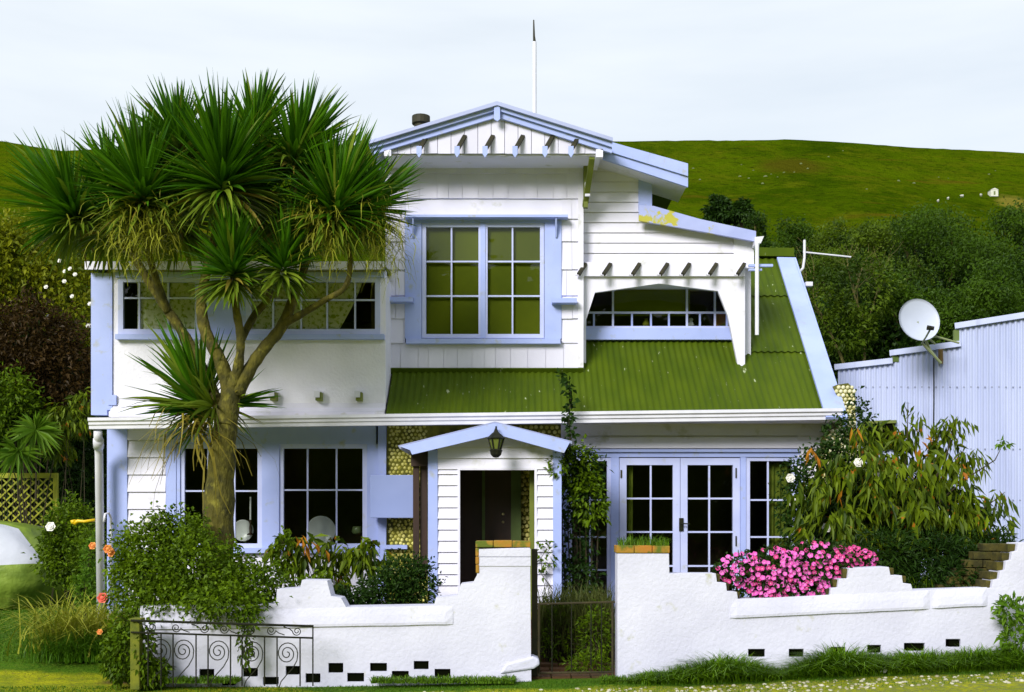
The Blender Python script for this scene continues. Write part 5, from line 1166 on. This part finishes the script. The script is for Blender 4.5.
# palmate rosettes by the lattice
for i, (px, py, lab) in enumerate(((18, 452, 'spiky fan-leaved plant directly above the lattice'), (36, 430, 'spiky fan-leaved plant above and right of its neighbour, near the hanging leaves'))):
    t = thing('fan_plant', lab, 'plant', P(px, 500, 16.8), 'fan-leaved plants above the lattice')
    mb = MB(); mb.tube([P(px, 500, 16.8), P(px, py, 16.8)], [.014, .01], 6); mb.build('stem', darkbark, t)
    n = 60; c = np.tile(np.array(P(px, py, 16.7)), (n, 1)); D = RNG.normal(size=(n, 3))*np.array([1, .6, 1]); V, Fc = leafset(c, D, RNG.normal(size=(n, 3)), .42, .045, bend=.25); meshobj('foliage', V, Fc, L_bright, t)
shrub('fern_bush', 'mid-green bush with small leaves between the covered car and the downpipe', 'bush', (X(72, 16), 16, .25), [PL(70, 530, 16, 22, 28), PL(62, 560, 15.8, 20, 24), PL(88, 560, 15.6, 14, 30)], 5200, .065, .035, L_rose, r0=.01, seed=66, clump=5, clr=.06)
sb = shrub('orange_rose_bush', 'thin rose bush with orange blooms beside the white downpipe', 'bush', (X(88, 14.6), 14.6, .25), [PL(92, 560, 14.6, 10, 26, .15), PL(88, 590, 14.4, 14, 20, .2)], 900, .06, .035, L_bright, r0=.008, seed=67); put_roses(sb, [(P(93, 546, 14.3), (0, -1, .3))], .05, roseo)
sb = shrub('dahlia', 'low plant with one white bloom beside the covered car', 'plant', (X(50, 15.8), 15.8, .25), [PL(50, 545, 15.8, 10, 18, .15)], 420, .06, .035, L_rose, r0=.006, seed=68); put_roses(sb, [(P(51, 527, 15.6), (0, -1, .3))], .07, rosew)
# long grass clump
t = thing('grass_clump', 'tall straw-coloured and green ornamental grass clump at the left corner of the garden', 'grass clump', (X(80, 12.4), 12.4, .05))
n = 700; b = np.stack([RNG.normal(X(82, 12.6), .28, n), RNG.normal(12.7, .22, n), np.full(n, .1)], 1); blades('straw_blades', L_straw, b, .80, .020, 1.5, 71, t, 5)
n = 1500; b = np.stack([RNG.normal(X(92, 12.3), .25, n), RNG.normal(12.25, .15, n), np.full(n, .05)], 1); blades('green_blades', L_grass, b, .42, .011, 1.3, 72, t, 4)

# ------------------------------------------------------------ lawn, verge and tufts
r = np.random.default_rng(81)
def scatter(n, x0, x1, y0, y1): return np.array([(x, y, gz(x, y)-.005) for x, y in zip(r.uniform(x0, x1, n), r.uniform(y0, y1, n))])
b = scatter(42000, -9.5, -4.2, 12.1, 18); tag(blades('lawn_grass', L_grass, b, .05, .008, .7, 82, None, 2), kind='stuff', cat='grass', label='short green lawn left of the cottage garden')
b = scatter(30000, -6, 6, 10.0, 11.0); k = (r.random(len(b)) < np.where(b[:, 1] > 10.55, 1, .35)); b = b[k]; tag(blades('verge_grass', L_grass, b, .032, .007, .7, 83, None, 2), kind='stuff', cat='grass', label='short grass of the verge at the foot of the white walls')
n = 10000; cs = r.uniform(X(640, 10.85), X(1020, 10.85), n); hh = 1.75*np.clip(.05+.17*np.array([.5+.9*noise.noise((x*1.7, 0, 3)) for x in cs])*np.clip((cs-X(640, 10.85))/.9+.25, 0, 1), .03, .24)
b = np.stack([cs, r.uniform(10.66, 10.97, n), [gz(x, 10.8) for x in cs]], 1); tag(blades('long_grass', leaf('tuft_blade', (.028, .09, .002), (.17, .32, .006), .3, 3), b, hh*(.6+.7*r.random(n)), .015, 1.5, 84, None, 3), kind='stuff', cat='grass', label='long dark grass tufts growing along the foot of the right garden wall')
n = 3200; cs = np.concatenate([r.uniform(X(372, 10.9), X(515, 10.9), n//2), r.uniform(X(170, 10.9), X(240, 10.9), n//4), r.uniform(X(600, 10.9), X(650, 10.9), n//4)]); n = len(cs)
b = np.stack([cs, r.uniform(10.75, 10.97, n), np.full(n, 0.)], 1); tag(blades('weed_tufts', L_bright, b, .075, .014, 1.1, 85, None, 3), kind='stuff', cat='weeds', label='low bright weeds along the foot of the left garden wall')
mb = MB(); rr = random.Random(6)
for q in range(480):
    x = rr.uniform(.6, 5.6) if rr.random() < .8 else rr.uniform(-5.5, .6); y = rr.uniform(9.9, 10.5); s_ = rr.uniform(.008, .024) ; z = gz(x, y)
    mb.dome((x, y, z), s_, (rr.uniform(-.3, .3), rr.uniform(-.4, 0), 1), 6, rr.uniform(.4, .8))
tag(mb.build('gravel', mat('pale_pebbles', (.55, .52, .42), (.22, .20, .10), 6, .8, island=.9)), kind='stuff', cat='gravel', label='pale pebbles scattered in the moss along the bottom edge')
mb = MB(); c = P(882, 671, 10.7); mb.dome(c, .035, (.2, -.5, 1), 5, .9); mb.dome(c+Vector((.03, 0, .01)), .025, (-.4, -.6, 1), 5, 1.2); tag(mb.build('paper_scrap', ceramic), 'crumpled white scrap of paper on the grass by the right wall', 'litter')

# ============================================================ trees beyond
def crownmesh(name, lobes, n, ln, wd, m, seed, hang=0, clump=8, clr=.3, parent=None): return foliage(name, parent, lobes, n, ln, wd, m, hang, .9, .5, seed, clump, clr)
def bgtree(name, label, px, Y, py_top, wpx, m, seed, n=9000, trunkpx=None, group=None, ls=.09, hz_=None, base=None):
    x = X(px, Y); z0 = gz(x, Y) if base is None else base; zt_ = Z(py_top, Y); H_ = zt_-z0; w_ = wpx/F*Y/2; t = thing(name, label, 'tree', (x, Y, z0), group)
    rr = random.Random(seed); lobes = []
    for q in range(46):       # clumps spread over a dome
        an = rr.uniform(0, 2*math.pi); el = math.asin(rr.uniform(-.25, 1)); k = rr.uniform(.70, .92); s_ = rr.uniform(.16, .27)*w_
        lobes.append((x+math.cos(an)*math.cos(el)*w_*k, Y+math.sin(an)*math.cos(el)*w_*k*.8, z0+H_*.52+math.sin(el)*H_*.52*k, s_*1.25, s_*1.25, s_*.8))
    core = [(x, Y, z0+H_*.5, w_*.72, w_*.6, H_*.36)]
    mb = MB(); mb.tube([(x, Y, z0-.5), (x+.1, Y, z0+H_*.3), (x, Y, z0+H_*.6)], [H_*.03, H_*.022, H_*.012], 7)
    for l in lobes[::3]: mb.tube([(x, Y, z0+H_*rr.uniform(.1, .35)), ((x+l[0])/2, (Y+l[1])/2, l[2]-H_*.12), (l[0], l[1], l[2])], [H_*.010, H_*.007, H_*.003], 5)
    mb.build('trunk', branchbark, t)
    foliage('crown', t, lobes, int(n*2.6), ls, ls*.55, m, 0, .9, .75, seed, 4, ls*1.2, tang=True)
    foliage('inner_foliage', t, core, int(n*.7), ls*1.8, ls*1.3, L_dark, 0, .9, .6, seed+1)  # dark core leaves: deep crown shadow put into leaf colour
    return t
GT = 'bushy trees on the slope behind the blue shed'
bgtree('bushy_tree', 'broad dark green tree at the right edge behind the tallest step of the shed', 1010, 31, 212, 190, L_hill, 101, 17000, group=GT)
bgtree('bushy_tree', 'dense dark green tree directly above the satellite dish', 930, 33, 208, 190, L_hill, 102, 17000, group=GT)
bgtree('bushy_tree', 'olive green tree in the middle of the trees behind the shed', 872, 31, 232, 150, L_hill2, 103, 15000, group=GT)
bgtree('bushy_tree', 'lower shaded tree directly behind the satellite dish', 905, 26, 272, 150, L_hill, 104, 13000, group=GT, base=.3)
bgtree('bushy_tree', 'shaded tree filling the gap between the green roof and the dish', 845, 27, 285, 120, L_dark, 105, 11000, group=GT, base=.3)
bgtree('bushy_tree', 'dark low tree behind the stepped parapet at the right', 985, 25, 262, 140, L_hill, 106, 12000, group=GT, base=.3)
bgtree('bushy_tree', 'thin olive tree with pale limbs just right of the roof edge', 822, 29, 250, 90, L_hill2, 107, 5000, group=GT)
bgtree('bushy_tree', 'distant pale green tree at the right end of the row behind the aerial', 830, 58, 224, 110, L_hill2, 108, 9000, group=GT, ls=.16, base=2)
bgtree('bushy_tree', 'distant dark rounded tree just above the television aerial', 795, 64, 206, 66, L_hill, 109, 8000, group=GT, ls=.17, base=3)
bgtree('bushy_tree', 'distant rounded dark tree between the pines and the aerial', 757, 66, 210, 60, L_hill, 110, 8000, group=GT, ls=.17, base=3)
bgtree('bushy_tree', 'low distant tree at the foot of the two dark pines', 726, 62, 216, 60, L_hill, 115, 7000, group=GT, ls=.17, base=3)
bgtree('bushy_tree', 'low pale green tree behind the top of the green roof', 782, 48, 234, 90, L_hill2, 116, 9000, group=GT, ls=.14, base=1.5)
bgtree('bushy_tree', 'wide shaded thicket at the right behind the shed roof', 960, 40, 225, 220, L_hill, 117, 15000, group=GT, ls=.12)
# pale bare limbs in front of the thicket
t = thing('bare_tree', 'tree with pale bare twisting limbs right of the green roof', 'tree', P(845, 380, 24.5)); mb = MB(); rr = random.Random(12)
def branch(p, d, L_, r_, dep):
    pts = [p]; 
    for s_ in range(4): d = (d+Vector((rr.uniform(-.22, .22), rr.uniform(-.15, .15), rr.uniform(-.12, .16)))).normalized(); pts.append(pts[-1]+d*L_/4)
    mb.tube(pts, [r_, r_*.9, r_*.8, r_*.7, r_*.6], 5)
    if dep:
        for q in range(rr.choice((2, 3))): branch(pts[rr.choice((2, 3, 4))], (d+Vector((rr.uniform(-.9, .9), rr.uniform(-.4, .4), rr.uniform(-.3, .5)))).normalized(), L_*.72, r_*.55, dep-1)
for px, tx in ((850, -.25), (857, .2)): branch(P(px, 385, 25.2), Vector((tx, 0, 1)).normalized(), 1.4, .04, 4)
mb.build('limbs', branchbark, t)
foliage('sparse_foliage', t, [PL(820, 300, 25, 24, 30), PL(862, 290, 25, 34, 34), PL(845, 330, 25, 30, 22)], 3000, .11, .06, L_hill2, 0, seed=120)
# left beyond
bgtree('bushy_tree', 'green tree behind the golden shrub at the far left', -10, 26, 215, 120, L_hill2, 111, 9000, base=.3, group='trees left of the cottage')
bgtree('bushy_tree', 'dark tree behind the copper shrub at the far left', 40, 24, 275, 150, L_dark, 112, 11000, base=.3, group='trees left of the cottage')
# conifers and lone bushes on the hill
def conifer(px, pyt, Y, hpx, lab, seed):
    x = X(px, Y); zt_ = Z(pyt, Y); H_ = hpx/F*Y; z0 = zt_-H_; t = thing('pine_tree', lab, 'tree', (x, Y, z0), 'dark pines on the slope'); mb = MB(); mb.tube([(x, Y, z0-1), (x, Y, zt_-.3)], [.35, .05], 6); mb.build('trunk', darkbark, t)
    lobes = []
    rr = random.Random(seed)
    for q in range(9):
        h = .15+.8*q/9; w_ = H_*.36*(1-h)+.35; lobes.append((x+rr.uniform(-.5, .5)*w_, Y+rr.uniform(-.5, .5)*w_, z0+H_*h, w_, w_, H_*.07))
    foliage('crown', t, lobes, 2600, .35, .16, L_dark, .1, .9, .4, seed)
conifer(719, 193, 85, 34, 'taller dark pine on the slope above the lean-to roof', 1); conifer(741, 199, 84, 24, 'shorter dark pine beside the taller one on the slope', 2)
for i, (px, py, Y, s_, lab) in enumerate(((858, 206, 120, 14, 'lone dark round bush on the pasture above the trees'), (663, 190, 110, 15, 'small dark bush on the pasture beside the wing roof'), (700, 212, 90, 12, 'small bush low on the slope next to the lean-to roof'))):
    x = X(px, Y); z = gz(x, Y); k = Y/F; t = thing('hill_bush', lab, 'bush', (x, Y, z), 'lone bushes on the pasture'); foliage('crown', t, [(x, Y, z+s_*k*.35, s_*k*.6, s_*k*.5, s_*k*.5), (x+s_*k*.4, Y, z+s_*k*.25, s_*k*.4, s_*k*.4, s_*k*.35)], 1500, .4, .25, L_dark, seed=130+i)
    mb = MB(); mb.tube([(x, Y, z-.3), (x, Y, z+s_*k*.4)], [.15, .08], 5); mb.build('trunk', darkbark, t)
def hillpoint(px, py):
    for Y in np.arange(60, 425, .5):
        if Z(py, Y) <= gz(X(px, Y), Y): return X(px, Y), Y, gz(X(px, Y), Y)
    return X(px, 400), 400, gz(X(px, 400), 400)
wool = mat('pale_wool', (.62, .62, .52), (.5, .5, .4), 3, .95); rockm = mat('pale_rock', (.17, .20, .08), (.12, .15, .04), 3, .95)
sheep0 = None
labs = ['leftmost of the row of pale sheep above the trees', 'second pale sheep from the left above the trees', 'third pale sheep from the left in the row above the trees', 'pale sheep nearest the white hut']
for (px, py), lab in zip(((938-1, 202) if False else (938, 202.5), (948, 200), (962, 197.5), (981, 196.5)), labs):
    x, y, z = hillpoint(px, py)
    if sheep0 is None:
        mb = MB(); pts = [(-.7, 0, .75), (-.55, 0, .8), (0, 0, .85), (.5, 0, .85), (.68, 0, .8)]; mb.tube(pts, [.12, .36, .42, .38, .15], 8); mb.tube([(.6, 0, .95), (.85, 0, 1.1), (1.02, 0, .98)], [.18, .15, .08], 6)
        for a, b in ((-.4, -.18), (-.4, .18), (.4, -.18), (.4, .18)): mb.tube([(a, b, .6), (a, b, 0)], [.08, .05], 5)
        sheep0 = mb.build('sheep', wool, None, True, origin=(0, 0, 0)); s = sheep0
    else: s = sheep0.copy(); COL.objects.link(s)
    s.location = (x, y, z); s.rotation_euler = (0, 0, random.uniform(0, 3)); s.scale = (.75,)*3; tag(s, lab, 'sheep', 'sheep grazing on the hillside')
x, y, z = hillpoint(993, 196); t = thing('hut', 'tiny white hut on the pasture at the right', 'hut', (x, y, z)); mb = MB(); mb.box(x-1.25, x+1.25, y-1.2, y+1.2, z-.5, z+1.7); mb.build('wall', wool, t); mb = MB(); mb.prism([(x-1.4, z+1.7), (x+1.4, z+1.7), (x, z+2.3)], y-1.3, y+1.3); mb.build('roof', wool, t); mb = MB(); mb.box(x-.3, x+.3, y-1.23, y-1.2, z, z+1.2); mb.build('door', rockm, t)
rr = random.Random(15); mb = MB(); R0 = None
for q in range(24):
    px, py = (rr.gauss(760, 32), rr.gauss(177, 8)) if q < 17 else (rr.uniform(800, 1000), rr.uniform(170, 200))
    x, y, z = hillpoint(px, py); mb.dome((x, y, z), rr.uniform(.25, .6), (rr.uniform(-.2, .2), -.3, 1), 6, .8)
tag(mb.build('rocks', rockm), 'pale rocks strewn over the pasture below the ridge', 'rocks', kind='stuff')
